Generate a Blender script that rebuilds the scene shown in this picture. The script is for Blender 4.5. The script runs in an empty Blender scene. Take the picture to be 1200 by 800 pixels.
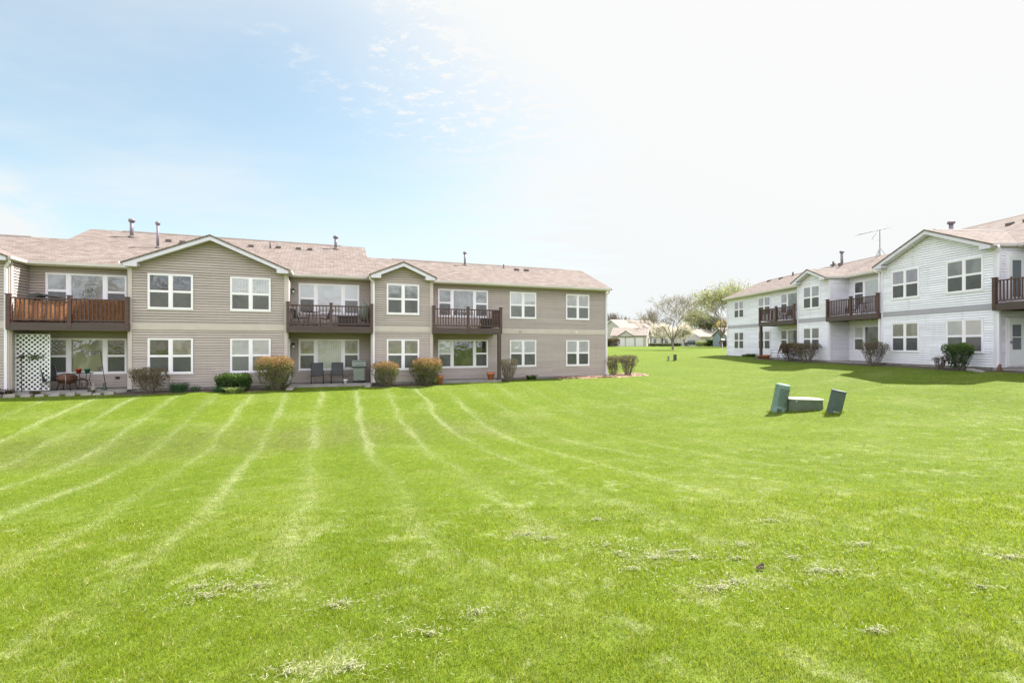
import bpy, math, random
import numpy as np
from mathutils import Vector, Matrix
R = math.radians
random.seed(7); rng = np.random.default_rng(7)
scene = bpy.context.scene
col = scene.collection

# ------------------------------------------------------------------ helpers
def link(name, me, mat=None, parent=None):
    o = bpy.data.objects.new(name, me); col.objects.link(o)
    if mat is not None and me is not None:
        me.materials.append(mat)
    if parent is not None: o.parent = parent
    return o

def tag(o, label=None, cat=None, group=None, kind=None):
    if label: o['label'] = label
    if cat: o['category'] = cat
    if group: o['group'] = group
    if kind: o['kind'] = kind
    return o

def empty(name, loc, rz=0, label=None, cat=None, group=None):
    o = bpy.data.objects.new(name, None); col.objects.link(o)
    o.empty_display_size = .2
    o.location = loc; o.rotation_euler = (0, 0, rz)
    return tag(o, label, cat, group)

class MB:
    def __init__(s): s.v = []; s.f = []; s.sm = []
    def face(s, pts, smooth=False):
        i = len(s.v); s.v += [tuple(p) for p in pts]
        s.f.append(tuple(range(i, i+len(pts)))); s.sm.append(smooth)
    def box(s, x0, x1, y0, y1, z0, z1):
        if x0 > x1: x0, x1 = x1, x0
        if y0 > y1: y0, y1 = y1, y0
        if z0 > z1: z0, z1 = z1, z0
        i = len(s.v)
        s.v += [(x0,y0,z0),(x1,y0,z0),(x1,y1,z0),(x0,y1,z0),(x0,y0,z1),(x1,y0,z1),(x1,y1,z1),(x0,y1,z1)]
        for q in ((0,3,2,1),(4,5,6,7),(0,1,5,4),(1,2,6,5),(2,3,7,6),(3,0,4,7)):
            s.f.append(tuple(i+k for k in q)); s.sm.append(False)
        return s
    def hull8(s, p):   # 8 points in box order
        i = len(s.v); s.v += [tuple(q) for q in p]
        for q in ((0,3,2,1),(4,5,6,7),(0,1,5,4),(1,2,6,5),(2,3,7,6),(3,0,4,7)):
            s.f.append(tuple(i+k for k in q)); s.sm.append(False)
        return s
    def tube(s, pts, rad, n=6, cap=True, smooth=True):
        pts = [Vector(p) for p in pts]
        if not hasattr(rad, '__len__'): rad = [rad]*len(pts)
        i0 = len(s.v)
        up = None
        for k, p in enumerate(pts):
            if k == 0: d = pts[1]-pts[0]
            elif k == len(pts)-1: d = pts[-1]-pts[-2]
            else: d = pts[k+1]-pts[k-1]
            if d.length < 1e-9: d = Vector((0,0,1))
            d.normalize()
            a = Vector((1,0,0)) if abs(d.x) < .8 else Vector((0,1,0))
            if up is not None: a = up
            u = (a - d*a.dot(d))
            if u.length < 1e-6: u = d.orthogonal()
            u.normalize(); w = d.cross(u); up = u
            for j in range(n):
                t = 2*math.pi*j/n
                q = p + (u*math.cos(t)+w*math.sin(t))*rad[k]
                s.v.append(tuple(q))
        for k in range(len(pts)-1):
            for j in range(n):
                a = i0+k*n+j; b = i0+k*n+(j+1) % n
                s.f.append((a, b, b+n, a+n)); s.sm.append(smooth)
        if cap:
            s.f.append(tuple(i0+j for j in reversed(range(n)))); s.sm.append(False)
            e = i0+(len(pts)-1)*n
            s.f.append(tuple(e+j for j in range(n))); s.sm.append(False)
        return s
    def lathe(s, prof, c=(0,0,0), n=16, smooth=True):
        i0 = len(s.v)
        for r, z in prof:
            for j in range(n):
                t = 2*math.pi*j/n
                s.v.append((c[0]+r*math.cos(t), c[1]+r*math.sin(t), c[2]+z))
        for k in range(len(prof)-1):
            for j in range(n):
                a = i0+k*n+j; b = i0+k*n+(j+1) % n
                s.f.append((a, b, b+n, a+n)); s.sm.append(smooth)
        s.f.append(tuple(i0+j for j in reversed(range(n)))); s.sm.append(False)
        e = i0+(len(prof)-1)*n
        s.f.append(tuple(e+j for j in range(n))); s.sm.append(False)
        return s
    def prism(s, poly, a, b, fn):   # extrude 2D polygon between a and b through fn(u,v,w)
        n = len(poly); i = len(s.v)
        s.v += [tuple(fn(p[0], p[1], a)) for p in poly]+[tuple(fn(p[0], p[1], b)) for p in poly]
        s.f.append(tuple(i+k for k in range(n))); s.sm.append(False)
        s.f.append(tuple(i+n+k for k in reversed(range(n)))); s.sm.append(False)
        for k in range(n):
            q = (k+1) % n
            s.f.append((i+k, i+n+k, i+n+q, i+q)); s.sm.append(False)
        return s
    def build(s, name, mat, parent=None, fix=True, bevel=0):
        me = bpy.data.meshes.new(name)
        me.from_pydata(s.v, [], s.f)
        me.polygons.foreach_set('use_smooth', s.sm)
        if fix:
            import bmesh
            bm = bmesh.new(); bm.from_mesh(me)
            bmesh.ops.recalc_face_normals(bm, faces=bm.faces)
            bm.to_mesh(me); bm.free()
        me.update()
        o = link(name, me, mat, parent)
        if bevel:
            m = o.modifiers.new('Bevel', 'BEVEL'); m.width = bevel; m.segments = 2; m.limit_method = 'ANGLE'
        return o

class Multi:
    """a list of separate pieces, each built as a part of its own"""
    def __init__(s): s.l = []
    def new(s): s.l.append(MB()); return s.l[-1]
    def box(s, *a): s.new().box(*a); return s
    def prism(s, *a): s.new().prism(*a); return s
    def hull8(s, *a): s.new().hull8(*a); return s
    def build(s, name, mat, parent=None, **k): return [m.build(name, mat, parent, **k) for m in s.l]

def box_obj(name, mat, parent, *b, bevel=0):
    return MB().box(*b).build(name, mat, parent, bevel=bevel)

def mesh_np(name, V, F, mat, parent=None, tint=None, smooth=False):
    V = np.asarray(V, np.float32); F = np.asarray(F, np.int32)
    me = bpy.data.meshes.new(name)
    nf, k = F.shape
    me.vertices.add(len(V)); me.vertices.foreach_set('co', V.ravel())
    me.loops.add(nf*k); me.loops.foreach_set('vertex_index', F.ravel())
    me.polygons.add(nf)
    me.polygons.foreach_set('loop_start', np.arange(0, nf*k, k, dtype=np.int32))
    me.polygons.foreach_set('loop_total', np.full(nf, k, np.int32))
    if smooth: me.polygons.foreach_set('use_smooth', np.ones(nf, bool))
    me.update(calc_edges=True)
    if tint is not None:
        at = me.attributes.new('tint', 'FLOAT', 'FACE')
        at.data.foreach_set('value', np.asarray(tint, np.float32))
    return link(name, me, mat, parent)

# ------------------------------------------------------------------ materials
class NT:
    def __init__(s, name):
        s.m = bpy.data.materials.new(name); s.m.use_nodes = True
        s.t = s.m.node_tree; s.t.nodes.clear()
        s.out = s.n('ShaderNodeOutputMaterial')
    def n(s, ty, **kw):
        nd = s.t.nodes.new(ty)
        for k, v in kw.items(): setattr(nd, k, v)
        return nd
    def l(s, a, b): s.t.links.new(a, b)
    def set(s, inp, v):
        if isinstance(v, bpy.types.NodeSocket): s.l(v, inp)
        elif v is not None:
            if hasattr(v, '__len__') and len(v) == 3 and inp.type == 'RGBA': v = (*v, 1)
            inp.default_value = v
    def math(s, op, a, b=None, c=None, clamp=False):
        nd = s.n('ShaderNodeMath', operation=op, use_clamp=clamp)
        for i, v in enumerate((a, b, c)):
            if v is not None: s.set(nd.inputs[i], v)
        return nd.outputs[0]
    def mix(s, f, a, b, mode='MIX'):
        nd = s.n('ShaderNodeMix', data_type='RGBA', blend_type=mode)
        s.set(nd.inputs[0], f); s.set(nd.inputs[6], a); s.set(nd.inputs[7], b)
        return nd.outputs[2]
    def noise(s, vec, scale, detail=3, rough=.55, out=0):
        nd = s.n('ShaderNodeTexNoise')
        if vec is not None: s.l(vec, nd.inputs['Vector'])
        nd.inputs['Scale'].default_value = scale; nd.inputs['Detail'].default_value = detail
        nd.inputs['Roughness'].default_value = rough
        return nd.outputs[out]
    def ramp(s, f, lo, hi, a=0., b=1.):
        nd = s.n('ShaderNodeMapRange', clamp=True, interpolation_type='SMOOTHSTEP')
        s.set(nd.inputs[0], f)
        for i, v in enumerate((lo, hi, a, b)): s.set(nd.inputs[i+1], v)
        return nd.outputs[0]
    def mapping(s, vec, scale=(1,1,1), rot=(0,0,0)):
        nd = s.n('ShaderNodeMapping'); s.l(vec, nd.inputs[0])
        nd.inputs['Scale'].default_value = scale; nd.inputs['Rotation'].default_value = rot
        return nd.outputs[0]
    def obj(s): return s.n('ShaderNodeTexCoord').outputs['Object']
    def pos(s): return s.n('ShaderNodeNewGeometry').outputs['Position']
    def bsdf(s, color, rough=.6, metal=0, spec=.5, normal=None, **kw):
        b = s.n('ShaderNodeBsdfPrincipled')
        s.set(b.inputs['Base Color'], color); s.set(b.inputs['Roughness'], rough)
        s.set(b.inputs['Metallic'], metal); s.set(b.inputs['Specular IOR Level'], spec)
        if normal is not None: s.l(normal, b.inputs['Normal'])
        for k, v in kw.items(): s.set(b.inputs[k], v)
        return b.outputs[0]
    def bump(s, h, strength=.3, dist=.01):
        nd = s.n('ShaderNodeBump'); s.set(nd.inputs['Height'], h)
        nd.inputs['Strength'].default_value = strength; nd.inputs['Distance'].default_value = dist
        return nd.outputs[0]
    def done(s, sh): s.l(sh, s.out.inputs['Surface']); return s.m

def plain(name, c, rough=.6, metal=0, var=.12, scale=3., spec=.5, stretch=(1,1,1)):
    t = NT(name); v = t.mapping(t.obj(), stretch)
    n1 = t.noise(v, scale, 4, .6); n2 = t.noise(v, scale*14, 2, .6)
    f = t.math('ADD', t.math('MULTIPLY', n1, .7), t.math('MULTIPLY', n2, .3))
    k = t.ramp(f, .3, .7)
    cc = t.mix(k, tuple(x*(1-var) for x in c), tuple(min(1, x*(1+var)) for x in c))
    return t.done(t.bsdf(cc, rough, metal, spec, t.bump(n2, .15, .004)))

def siding_mat(name, c, dirt=(.3,.27,.2), dirt_amt=.25):
    t = NT(name); o = t.obj()
    row = t.mapping(o, (.35, .35, 8.8)); nrow = t.noise(row, 1., 2, .5)
    big = t.noise(o, .6, 4, .6)
    fine = t.noise(t.mapping(o, (3, 3, 14)), 5., 3, .6)
    k = t.math('ADD', t.math('MULTIPLY', nrow, .5), t.math('MULTIPLY', fine, .5))
    cc = t.mix(t.ramp(k, .25, .75), tuple(x*.89 for x in c), tuple(min(1, x*1.1) for x in c))
    sp_ = t.n('ShaderNodeSeparateXYZ'); t.l(o, sp_.inputs[0]); cm_ = t.n('ShaderNodeCombineXYZ')
    t.l(t.math('ADD', sp_.outputs[0], sp_.outputs[1]), cm_.inputs[0]); t.l(t.math('ADD', sp_.outputs[2], -.04), cm_.inputs[1])
    bk = t.n('ShaderNodeTexBrick'); t.l(cm_.outputs[0], bk.inputs[0]); bk.inputs['Scale'].default_value = 1; bk.inputs['Brick Width'].default_value = 3.7; bk.inputs['Row Height'].default_value = .228
    bk.inputs['Mortar Size'].default_value = .0; bk.inputs['Color1'].default_value = (.93,.93,.93,1); bk.inputs['Color2'].default_value = (1.05,1.05,1.05,1)
    cc = t.mix(1., cc, bk.outputs[0], 'MULTIPLY')
    streak = t.noise(t.mapping(o, (2.2, 2.2, .25)), 1.6, 4, .65)
    sep = t.n('ShaderNodeSeparateXYZ'); t.l(o, sep.inputs[0])
    low = t.ramp(sep.outputs[2], 1.1, 0., 0., .55)
    d = t.math('MULTIPLY', t.ramp(streak, .52, .75), dirt_amt)
    d = t.math('ADD', d, t.math('MULTIPLY', low, t.math('MULTIPLY', t.ramp(big, .35, .7), dirt_amt*1.6)), clamp=True)
    cc = t.mix(d, cc, dirt)
    return t.done(t.bsdf(cc, .55, 0, .35, t.bump(fine, .12, .004)))

def shingle_mat(name, swap=False):
    t = NT(name); o = t.obj()
    sep = t.n('ShaderNodeSeparateXYZ'); t.l(o, sep.inputs[0])
    cmb = t.n('ShaderNodeCombineXYZ')
    a, b = (1, 0) if swap else (0, 1)
    wob = t.math('MULTIPLY', t.noise(o, 9., 2), .02)
    t.l(sep.outputs[a], cmb.inputs[0]); t.l(t.math('ADD', t.math('MULTIPLY', sep.outputs[b], 1.09), wob), cmb.inputs[1])
    br = t.n('ShaderNodeTexBrick'); t.l(cmb.outputs[0], br.inputs[0])
    br.inputs['Color1'].default_value = (.142, .114, .102, 1); br.inputs['Color2'].default_value = (.250, .207, .187, 1)
    br.inputs['Mortar'].default_value = (.04, .03, .026, 1)
    br.inputs['Scale'].default_value = 1; br.inputs['Mortar Size'].default_value = .010
    br.inputs['Brick Width'].default_value = .36; br.inputs['Row Height'].default_value = .145
    br.inputs['Bias'].default_value = .1
    n1 = t.noise(o, 1.1, 4, .65); n2 = t.noise(o, 60., 2, .6)
    c = t.mix(t.ramp(n1, .3, .72, 0, .5), br.outputs[0], (.160, .124, .108))
    pat = t.noise(cmb.outputs[0], 2.6, 3, .7)
    c = t.mix(t.ramp(pat, .42, .72, 0, .45), c, (.30, .255, .232))
    c = t.mix(t.ramp(n2, .35, .7, 0, .35), c, (.08, .06, .055))
    return t.done(t.bsdf(c, .9, 0, .15, t.bump(t.math('ADD', br.outputs[1], n2), .3, .008)))

def leaf_mat(name, stops, trans=.35, rough=.6):
    """stops: [(pos,color)...] driven by per-face tint"""
    t = NT(name)
    at = t.n('ShaderNodeAttribute', attribute_name='tint')
    cr = t.n('ShaderNodeValToRGB'); t.l(at.outputs['Fac'], cr.inputs[0])
    el = cr.color_ramp.elements
    el[0].position, el[0].color = stops[0][0], (*stops[0][1], 1)
    el[1].position, el[1].color = stops[-1][0], (*stops[-1][1], 1)
    for p, c in stops[1:-1]:
        e = el.new(p); e.color = (*c, 1)
    c = cr.outputs[0]
    d = t.bsdf(c, rough, 0, .3)
    tr = t.n('ShaderNodeBsdfTranslucent'); t.set(tr.inputs[0], c)
    mx = t.n('ShaderNodeMixShader'); mx.inputs[0].default_value = trans
    t.l(d, mx.inputs[1]); t.l(tr.outputs[0], mx.inputs[2])
    return t.done(mx.outputs[0])

UX, UY = math.cos(.360), math.sin(.360)       # direction along the taupe building
def grass_color(t, blades, dith=None):
    p = t.pos()
    sep = t.n('ShaderNodeSeparateXYZ'); t.l(p, sep.inputs[0])
    X, Y = sep.outputs[0], sep.outputs[1]
    def lin(a, b): return t.math('ADD', t.math('MULTIPLY', X, a), t.math('MULTIPLY', Y, b))
    flat = t.n('ShaderNodeCombineXYZ'); t.l(X, flat.inputs[0]); t.l(Y, flat.inputs[1]); p2 = flat.outputs[0]
    s_ = lin(UX, UY); t_ = lin(-UY, UX)
    st = t.n('ShaderNodeCombineXYZ'); t.l(s_, st.inputs[0]); t.l(t_, st.inputs[1])
    nbig = t.noise(p2, .16, 3, .55); nmid = t.noise(p2, .9, 4, .6); nfine = t.noise(p2, 11., 3, .65)
    nv = t.noise(p2, 45., 2, .7)
    c = t.mix(t.ramp(nbig, .35, .65), GRASS[0], GRASS[1])
    c = t.mix(t.ramp(nmid, .35, .7, 0, .55), c, GRASS[2])
    c = t.mix(t.ramp(nfine, .35, .75, 0, .4), c, GRASS[3])
    # mowing passes: shading of alternate lean painted in, and thin rows of dry clippings
    wob = t.math('MULTIPLY', t.math('SUBTRACT', t.noise(p2, .22, 2, .5), .5), .8)
    wob2 = t.math('MULTIPLY', t.math('SUBTRACT', t.noise(p2, 2.2, 2, .5), .5), .10)
    ss = t.math('ADD', t.math('ADD', s_, wob), wob2)
    ph = t.math('FRACT', t.math('ADD', t.math('DIVIDE', ss, 1.37), 100.77))
    dist = t.math('ABSOLUTE', t.math('SUBTRACT', ph, .5))
    wid = t.ramp(t.noise(p2, .5, 2), .3, .7, .12, .26)
    line = t.math('ADD', t.math('MULTIPLY', t.ramp(dist, wid, 0.0, 0, 1), .72), t.ramp(dist, .36, .05, 0, .34))
    elong = t.noise(t.mapping(st.outputs[0], (1.0, .14, 1)), 1.2, 4, .6)
    brk = t.math('MULTIPLY', t.ramp(elong, .30, .62, .38, 1), t.ramp(nfine, .3, .62, .35, 1.))
    z1 = t.math('MULTIPLY', t.ramp(t_, 2.5, 6.0), t.ramp(t_, 24.8, 22.5))
    z2 = t.math('MULTIPLY', t.ramp(s_, 15.5, 18.), t.ramp(t_, 42., 30., 0, .8))
    zone = t.math('MAXIMUM', z1, z2)
    stripe = t.math('MULTIPLY', t.math('MULTIPLY', line, brk), t.math('MULTIPLY', t.math('MULTIPLY', zone, t.ramp(s_, 4., 12., 1, .35)), .64))
    passes = t.math('SINE', t.math('MULTIPLY', ss, math.pi/1.37))
    c = t.mix(t.math('MULTIPLY', t.ramp(passes, -.5, .5, 0, .20), zone), c, GRASS[4])
    # broad thin, paler areas
    thin = t.ramp(t.noise(p2, .42, 5, .68), .47, .66, 0, 1)
    thin = t.math('MULTIPLY', thin, t.ramp(nfine, .3, .6, .4, 1))
    c = t.mix(t.math('MULTIPLY', thin, t.ramp(t_, 25., 18., .15, .55)), c, (.262, .296, .092))
    # cross texture (dry thatch flecks across the lawn)
    fl = t.noise(t.mapping(p2, (1.15, 1, 1), (0, 0, .5)), 1.7, 8, .78)
    near = t.ramp(t_, 13., 5., .0, .085)
    patch = t.ramp(fl, t.math('SUBTRACT', .575, near), t.math('SUBTRACT', .72, near), 0, 1.)
    pm = t.math('MULTIPLY', patch, t.ramp(nv, .3, .62, .25, 1))
    # brownish belt in the bottom of the swale
    belt = t.math('MULTIPLY', t.math('MULTIPLY', t.ramp(t_, 13.2, 15.3), t.ramp(t_, 18.8, 16.5)), t.ramp(s_, 12., -2., .15, 1))
    belt = t.math('MULTIPLY', belt, t.ramp(elong, .3, .65, .2, .62))
    c = t.mix(belt, c, (.135, .135, .045))
    dry = t.math('MAXIMUM', stripe, t.math('MULTIPLY', pm, .9))
    dv = dith if dith is not None else t.noise(p2, 70., 2, .8)
    lo_, hi_ = (.24, .62) if dith is not None else (.26, .70)
    dry = t.math('ADD', t.math('MULTIPLY', t.ramp(t.math('ADD', dry, t.math('MULTIPLY', t.math('SUBTRACT', dv, .5), .7)), lo_, hi_), .6), t.math('MULTIPLY', dry, .4))
    dry = t.math('MULTIPLY', dry, .85)
    c = t.mix(dry, c, (.40, .42, .22))
    return c, dry, nv, nfine
GRASS = [(.124, .188, .012), (.160, .218, .016), (.146, .216, .012), (.198, .236, .028), (.108, .168, .012)]

def grass_ground_mat():
    t = NT('grass_sheet'); c, dry, nv, nf = grass_color(t, False)
    c = t.mix(t.ramp(nv, .35, .7, 0, .35), c, (.085, .125, .012))
    tex = t.noise(t.mapping(t.pos(), (1, .55, 1)), 6.5, 6, .8)
    c = t.mix(t.ramp(tex, .40, .66, 0, .55), t.mix(1., c, (.62, .66, .62), 'MULTIPLY'), c)
    c = t.mix(t.ramp(tex, .55, .75, 0, .35), c, (.25, .29, .06))
    h = t.math('ADD', t.noise(t.pos(), 28., 3, .7), t.math('MULTIPLY', t.noise(t.pos(), 5., 2), .8))
    d = t.bsdf(c, .85, 0, .12, t.bump(h, .7, .06))
    return t.done(d)

def blade_mat():
    t = NT('grass_blade'); at = t.n('ShaderNodeAttribute', attribute_name='tint')
    hash_ = t.math('FRACT', t.math('MULTIPLY', at.outputs['Fac'], 37.7))
    c, dry, nv, nf = grass_color(t, True, hash_)
    c = t.mix(t.ramp(at.outputs['Fac'], 0, .55, .42, 0), c, (.09, .15, .012))
    c = t.mix(t.ramp(at.outputs['Fac'], .72, .9, 0, .5), c, (.25, .33, .05))
    c = t.mix(t.ramp(at.outputs['Fac'], .95, .96, 0, .85), c, (.46, .43, .24))
    c = t.mix(1., c, (1.25, 1.17, 1.), 'MULTIPLY')
    d = t.bsdf(c, .6, 0, .12)
    tr = t.n('ShaderNodeBsdfTranslucent'); t.set(tr.inputs[0], t.mix(.5, c, (.36, .44, .02)))
    mx = t.n('ShaderNodeMixShader'); mx.inputs[0].default_value = .5
    t.l(d, mx.inputs[1]); t.l(tr.outputs[0], mx.inputs[2])
    return t.done(mx.outputs[0])

def glass_mat():
    t = NT('window_glass')
    lw = t.n('ShaderNodeLayerWeight'); lw.inputs[0].default_value = .28
    f = t.math('ADD', t.math('MULTIPLY', lw.outputs['Fresnel'], .7), .10, clamp=True)
    wav = t.noise(t.obj(), 1.6, 3, .5)
    g = t.n('ShaderNodeBsdfGlossy'); g.inputs['Roughness'].default_value = .015
    g.inputs['Color'].default_value = (.92, .93, .95, 1); t.l(t.bump(wav, .35, .03), g.inputs['Normal'])
    tr = t.n('ShaderNodeBsdfTransparent'); tr.inputs[0].default_value = (.93, .93, .93, 1)
    mx = t.n('ShaderNodeMixShader'); t.l(f, mx.inputs[0]); t.l(tr.outputs[0], mx.inputs[1]); t.l(g.outputs[0], mx.inputs[2])
    return t.done(mx.outputs[0])

def screen_mat():
    t = NT('insect_screen')
    d = t.bsdf((.16, .165, .165), .8, 0, .2)
    tr = t.n('ShaderNodeBsdfTransparent'); mx = t.n('ShaderNodeMixShader'); mx.inputs[0].default_value = .5
    t.l(tr.outputs[0], mx.inputs[1]); t.l(d, mx.inputs[2]); return t.done(mx.outputs[0])

def blind_mat(name, c, vertical):
    t = NT(name); o = t.obj()
    sep = t.n('ShaderNodeSeparateXYZ'); t.l(o, sep.inputs[0])
    a = t.math('ADD', sep.outputs[0], sep.outputs[1]) if vertical else sep.outputs[2]
    w = t.math('FRACT', t.math('MULTIPLY', a, 9. if vertical else 20.))
    k = t.ramp(w, .0, .25, 0, 1)
    cc = t.mix(k, tuple(x*.72 for x in c), c)
    cc = t.mix(t.ramp(t.noise(o, 1.3, 3), .4, .7, 0, .35), cc, tuple(x*.7 for x in c))
    return t.done(t.bsdf(cc, .8, 0, .2))

def room_mat(name, c1, c2):
    t = NT(name); o = t.obj()
    n = t.noise(t.mapping(o, (1.5, 1.5, .9)), 1.4, 3, .5)
    return t.done(t.bsdf(t.mix(t.ramp(n, .42, .6), c1, c2), .8, 0, .2))

def bark_mat(name, c):
    t = NT(name); o = t.obj(); n = t.noise(t.mapping(o, (5, 5, 1.2)), 4, 4, .7)
    return t.done(t.bsdf(t.mix(t.ramp(n, .3, .7), tuple(x*.6 for x in c), tuple(x*1.3 for x in c)), .9, 0, .2, t.bump(n, .6, .03)))

M = dict(
    siding=siding_mat('taupe_siding', (.448, .376, .345), (.29, .24, .21), .22),
    siding_w=siding_mat('white_siding', (.845, .822, .885), (.50, .43, .36), .26),
    band=plain('cream_trim', (.54, .465, .425), .5, var=.06, scale=1.5),
    band_w=plain('grey_trim', (.38, .355, .40), .5, var=.06, scale=1.5),
    corner=plain('beige_corner_trim', (.53, .455, .43), .5, var=.05),
    corner_w=plain('pale_corner_trim', (.72, .68, .75), .5, var=.05),
    fascia=plain('pale_fascia', (.66, .62, .70), .5, var=.06, scale=1.2),
    soffit=plain('cream_soffit', (.62, .57, .51), .6, var=.06),
    gutter=plain('cream_gutter', (.68, .61, .62), .4, var=.07, scale=1.),
    down=plain('white_downspout', (.80, .75, .81), .4, var=.05, scale=1.2),
    vinyl=plain('white_vinyl', (.87, .82, .87), .35, var=.03),
    roof=shingle_mat('shingles'), roof_s=shingle_mat('shingles_cross', True),
    ridge=plain('dark_ridge_vent', (.12, .10, .09), .8),
    conc=plain('concrete', (.27, .25, .23), .85, var=.2, scale=2.2),
    wood=plain('dark_stained_wood', (.082, .040, .034), .5, var=.3, scale=2., stretch=(1, 1, 6)),
    beam=plain('dark_beam_wood', (.070, .047, .041), .55, var=.2, scale=2., stretch=(.5, 1, 5)),
    glass=glass_mat(), screen=screen_mat(),
    blind=blind_mat('pale_vertical_blind', (.80, .78, .78), True),
    blind_h=blind_mat('white_slat_blind', (.84, .82, .86), False),
    room=room_mat('dark_room', (.035, .035, .035), (.10, .095, .085)),
    refl_l=room_mat('lavender_sky_reflection', (.42, .37, .45), (.56, .50, .58)),  # sky reflection in the panes put into the backing colour
    refl_b=room_mat('beige_reflection', (.30, .27, .22), (.46, .42, .35)),  # beige backing colour stands in for reflections in the panes
    refl_g=room_mat('grey_reflection', (.24, .235, .225), (.36, .35, .33)),  # grey tone painted for what the panes mirror
    pipe=plain('galvanised_pipe', (.20, .17, .20), .5, .2, var=.2, scale=4.),
    black=plain('black_plastic', (.025, .025, .027), .5, var=.3),
    darkm=plain('dark_metal', (.05, .05, .05), .45, .5, var=.3),
    lampm=plain('bronze_lamp', (.09, .07, .06), .4, .6),
    lattice=plain('white_lattice_vinyl', (.80, .80, .80), .45, var=.05),
    terra=plain('terracotta', (.42, .14, .07), .75, var=.2, scale=6.),
    redpot=plain('red_glaze', (.36, .03, .02), .35), greenpot=plain('green_glaze', (.03, .13, .09), .35),
    rust=plain('rusty_brown', (.15, .065, .04), .8, var=.3, scale=7.),
    mulch=None, soil=plain('dark_soil', (.075, .055, .040), .95, var=.4, scale=9.),
    stone=plain('pale_stone', (.30, .265, .24), .85, var=.3, scale=5.),
    white=plain('white_paint', (.78, .78, .77), .5, var=.04),
    mint=plain('mint_green_plastic', (.17, .255, .21), .45, var=.16, scale=8.),
    slate=plain('slate_green_metal', (.055, .08, .07), .5, var=.2, scale=6.),
    olive=plain('olive_green_metal', (.090, .112, .075), .45, var=.16, scale=5.),
    antenna=plain('weathered_aluminium', (.16, .16, .17), .5, .3, var=.1),
    sunlit_olive=plain('sunlit_pale_lid', (.52, .52, .44), .5, var=.08, scale=4.),  # brightness of sun and sky on the lid put into its colour
    greytub=plain('dark_green_tub', (.035, .05, .045), .55),
    sage=plain('sage_green_canvas', (.16, .20, .16), .8),
    grill=plain('grey_green_enamel', (.20, .22, .20), .4, .2, var=.15),
    silver=plain('brushed_aluminium', (.42, .42, .42), .4, .8),
    redwood=plain('red_brown_vinyl', (.20, .09, .08), .6),
    bark=bark_mat('grey_bark', (.115, .085, .065)), twig=bark_mat('twig_bark', (.21, .175, .15)),
    stem=bark_mat('shrub_stem', (.20, .165, .13)),
    far_wall=plain('far_beige_siding', (.46, .43, .38), .7, var=.05),
    far_wall2=plain('far_cream_siding', (.60, .56, .49), .7, var=.05),
    far_blue=plain('far_blue_siding', (.26, .30, .34), .7, var=.05),
    far_roof=plain('far_pink_shingle', (.25, .21, .185), .9, var=.12, scale=1.2),
    far_roof2=plain('far_tan_shingle', (.25, .21, .18), .9, var=.1, scale=1.2),
    far_door=plain('far_white_door', (.72, .70, .67), .6, var=.03),
    tyre=plain('tyre_rubber', (.02, .02, .02), .8),
    car=plain('dark_blue_car_paint', (.03, .04, .055), .25, .2, var=.05, spec=.8),
    carglass=plain('car_glass', (.10, .12, .13), .08, var=.05, spec=1.),
)
def translucent_mat():
    t = NT('orange_reed_screen'); o = t.obj()
    n = t.noise(t.mapping(o, (14, 14, 1.2)), 3., 3, .6)
    c = t.mix(t.ramp(n, .3, .7), (.22, .10, .05), (.60, .30, .14))
    d = t.bsdf(c, .8, 0, .2); tr = t.n('ShaderNodeBsdfTranslucent'); t.set(tr.inputs[0], c)
    mx = t.n('ShaderNodeMixShader'); mx.inputs[0].default_value = .5
    t.l(d, mx.inputs[1]); t.l(tr.outputs[0], mx.inputs[2]); return t.done(mx.outputs[0])
M['reed'] = translucent_mat()
def mulch_mat():
    t = NT('wood_mulch'); o = t.pos()
    v = t.n('ShaderNodeTexVoronoi'); t.l(o, v.inputs[0]); v.inputs['Scale'].default_value = 22
    c = t.mix(t.ramp(v.outputs[0], .1, .6), (.40, .25, .17), (.20, .11, .075))
    c = t.mix(t.ramp(t.noise(o, 7, 3), .45, .65, 0, .8), c, (.54, .42, .31))
    return t.done(t.bsdf(c, .9, 0, .2, t.bump(v.outputs[0], .8, .03)))
M['mulch'] = mulch_mat()
M['ground'] = grass_ground_mat(); M['blade'] = blade_mat()
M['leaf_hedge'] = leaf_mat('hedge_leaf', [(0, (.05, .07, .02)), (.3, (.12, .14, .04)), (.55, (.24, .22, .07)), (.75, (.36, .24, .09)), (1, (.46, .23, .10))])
M['leaf_green'] = leaf_mat('green_leaf', [(0, (.018, .045, .012)), (.5, (.05, .11, .02)), (1, (.14, .22, .04))])
M['leaf_brown'] = leaf_mat('brownish_leaf', [(0, (.06, .045, .03)), (.5, (.13, .10, .055)), (.8, (.19, .13, .08)), (1, (.14, .17, .06))])
M['leaf_red'] = leaf_mat('reddish_leaf', [(0, (.05, .03, .022)), (.6, (.14, .075, .05)), (1, (.12, .12, .05))])
M['leaf_daff'] = leaf_mat('daffodil_leaf', [(0, (.03, .085, .04)), (1, (.09, .17, .07))])
M['leaf_lime'] = leaf_mat('pale_green_leaf', [(0, (.14, .20, .05)), (1, (.42, .46, .20))])
M['leaf_spring'] = leaf_mat('spring_leaf', [(0, (.20, .22, .10)), (.5, (.34, .36, .16)), (1, (.50, .48, .24))], .4)
M['leaf_bud'] = leaf_mat('bud_leaf', [(0, (.22, .19, .14)), (1, (.44, .43, .26))], .4)
M['leaf_blossom'] = leaf_mat('cream_blossom', [(0, (.42, .38, .28)), (.4, (.70, .65, .52)), (1, (.84, .80, .70))], .4)
M['leaf_yellow'] = leaf_mat('yellow_leaf', [(0, (.34, .27, .09)), (1, (.56, .46, .20))], .4)
M['leaf_dark'] = leaf_mat('dark_evergreen_leaf', [(0, (.06, .08, .03)), (1, (.16, .18, .08))])
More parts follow.
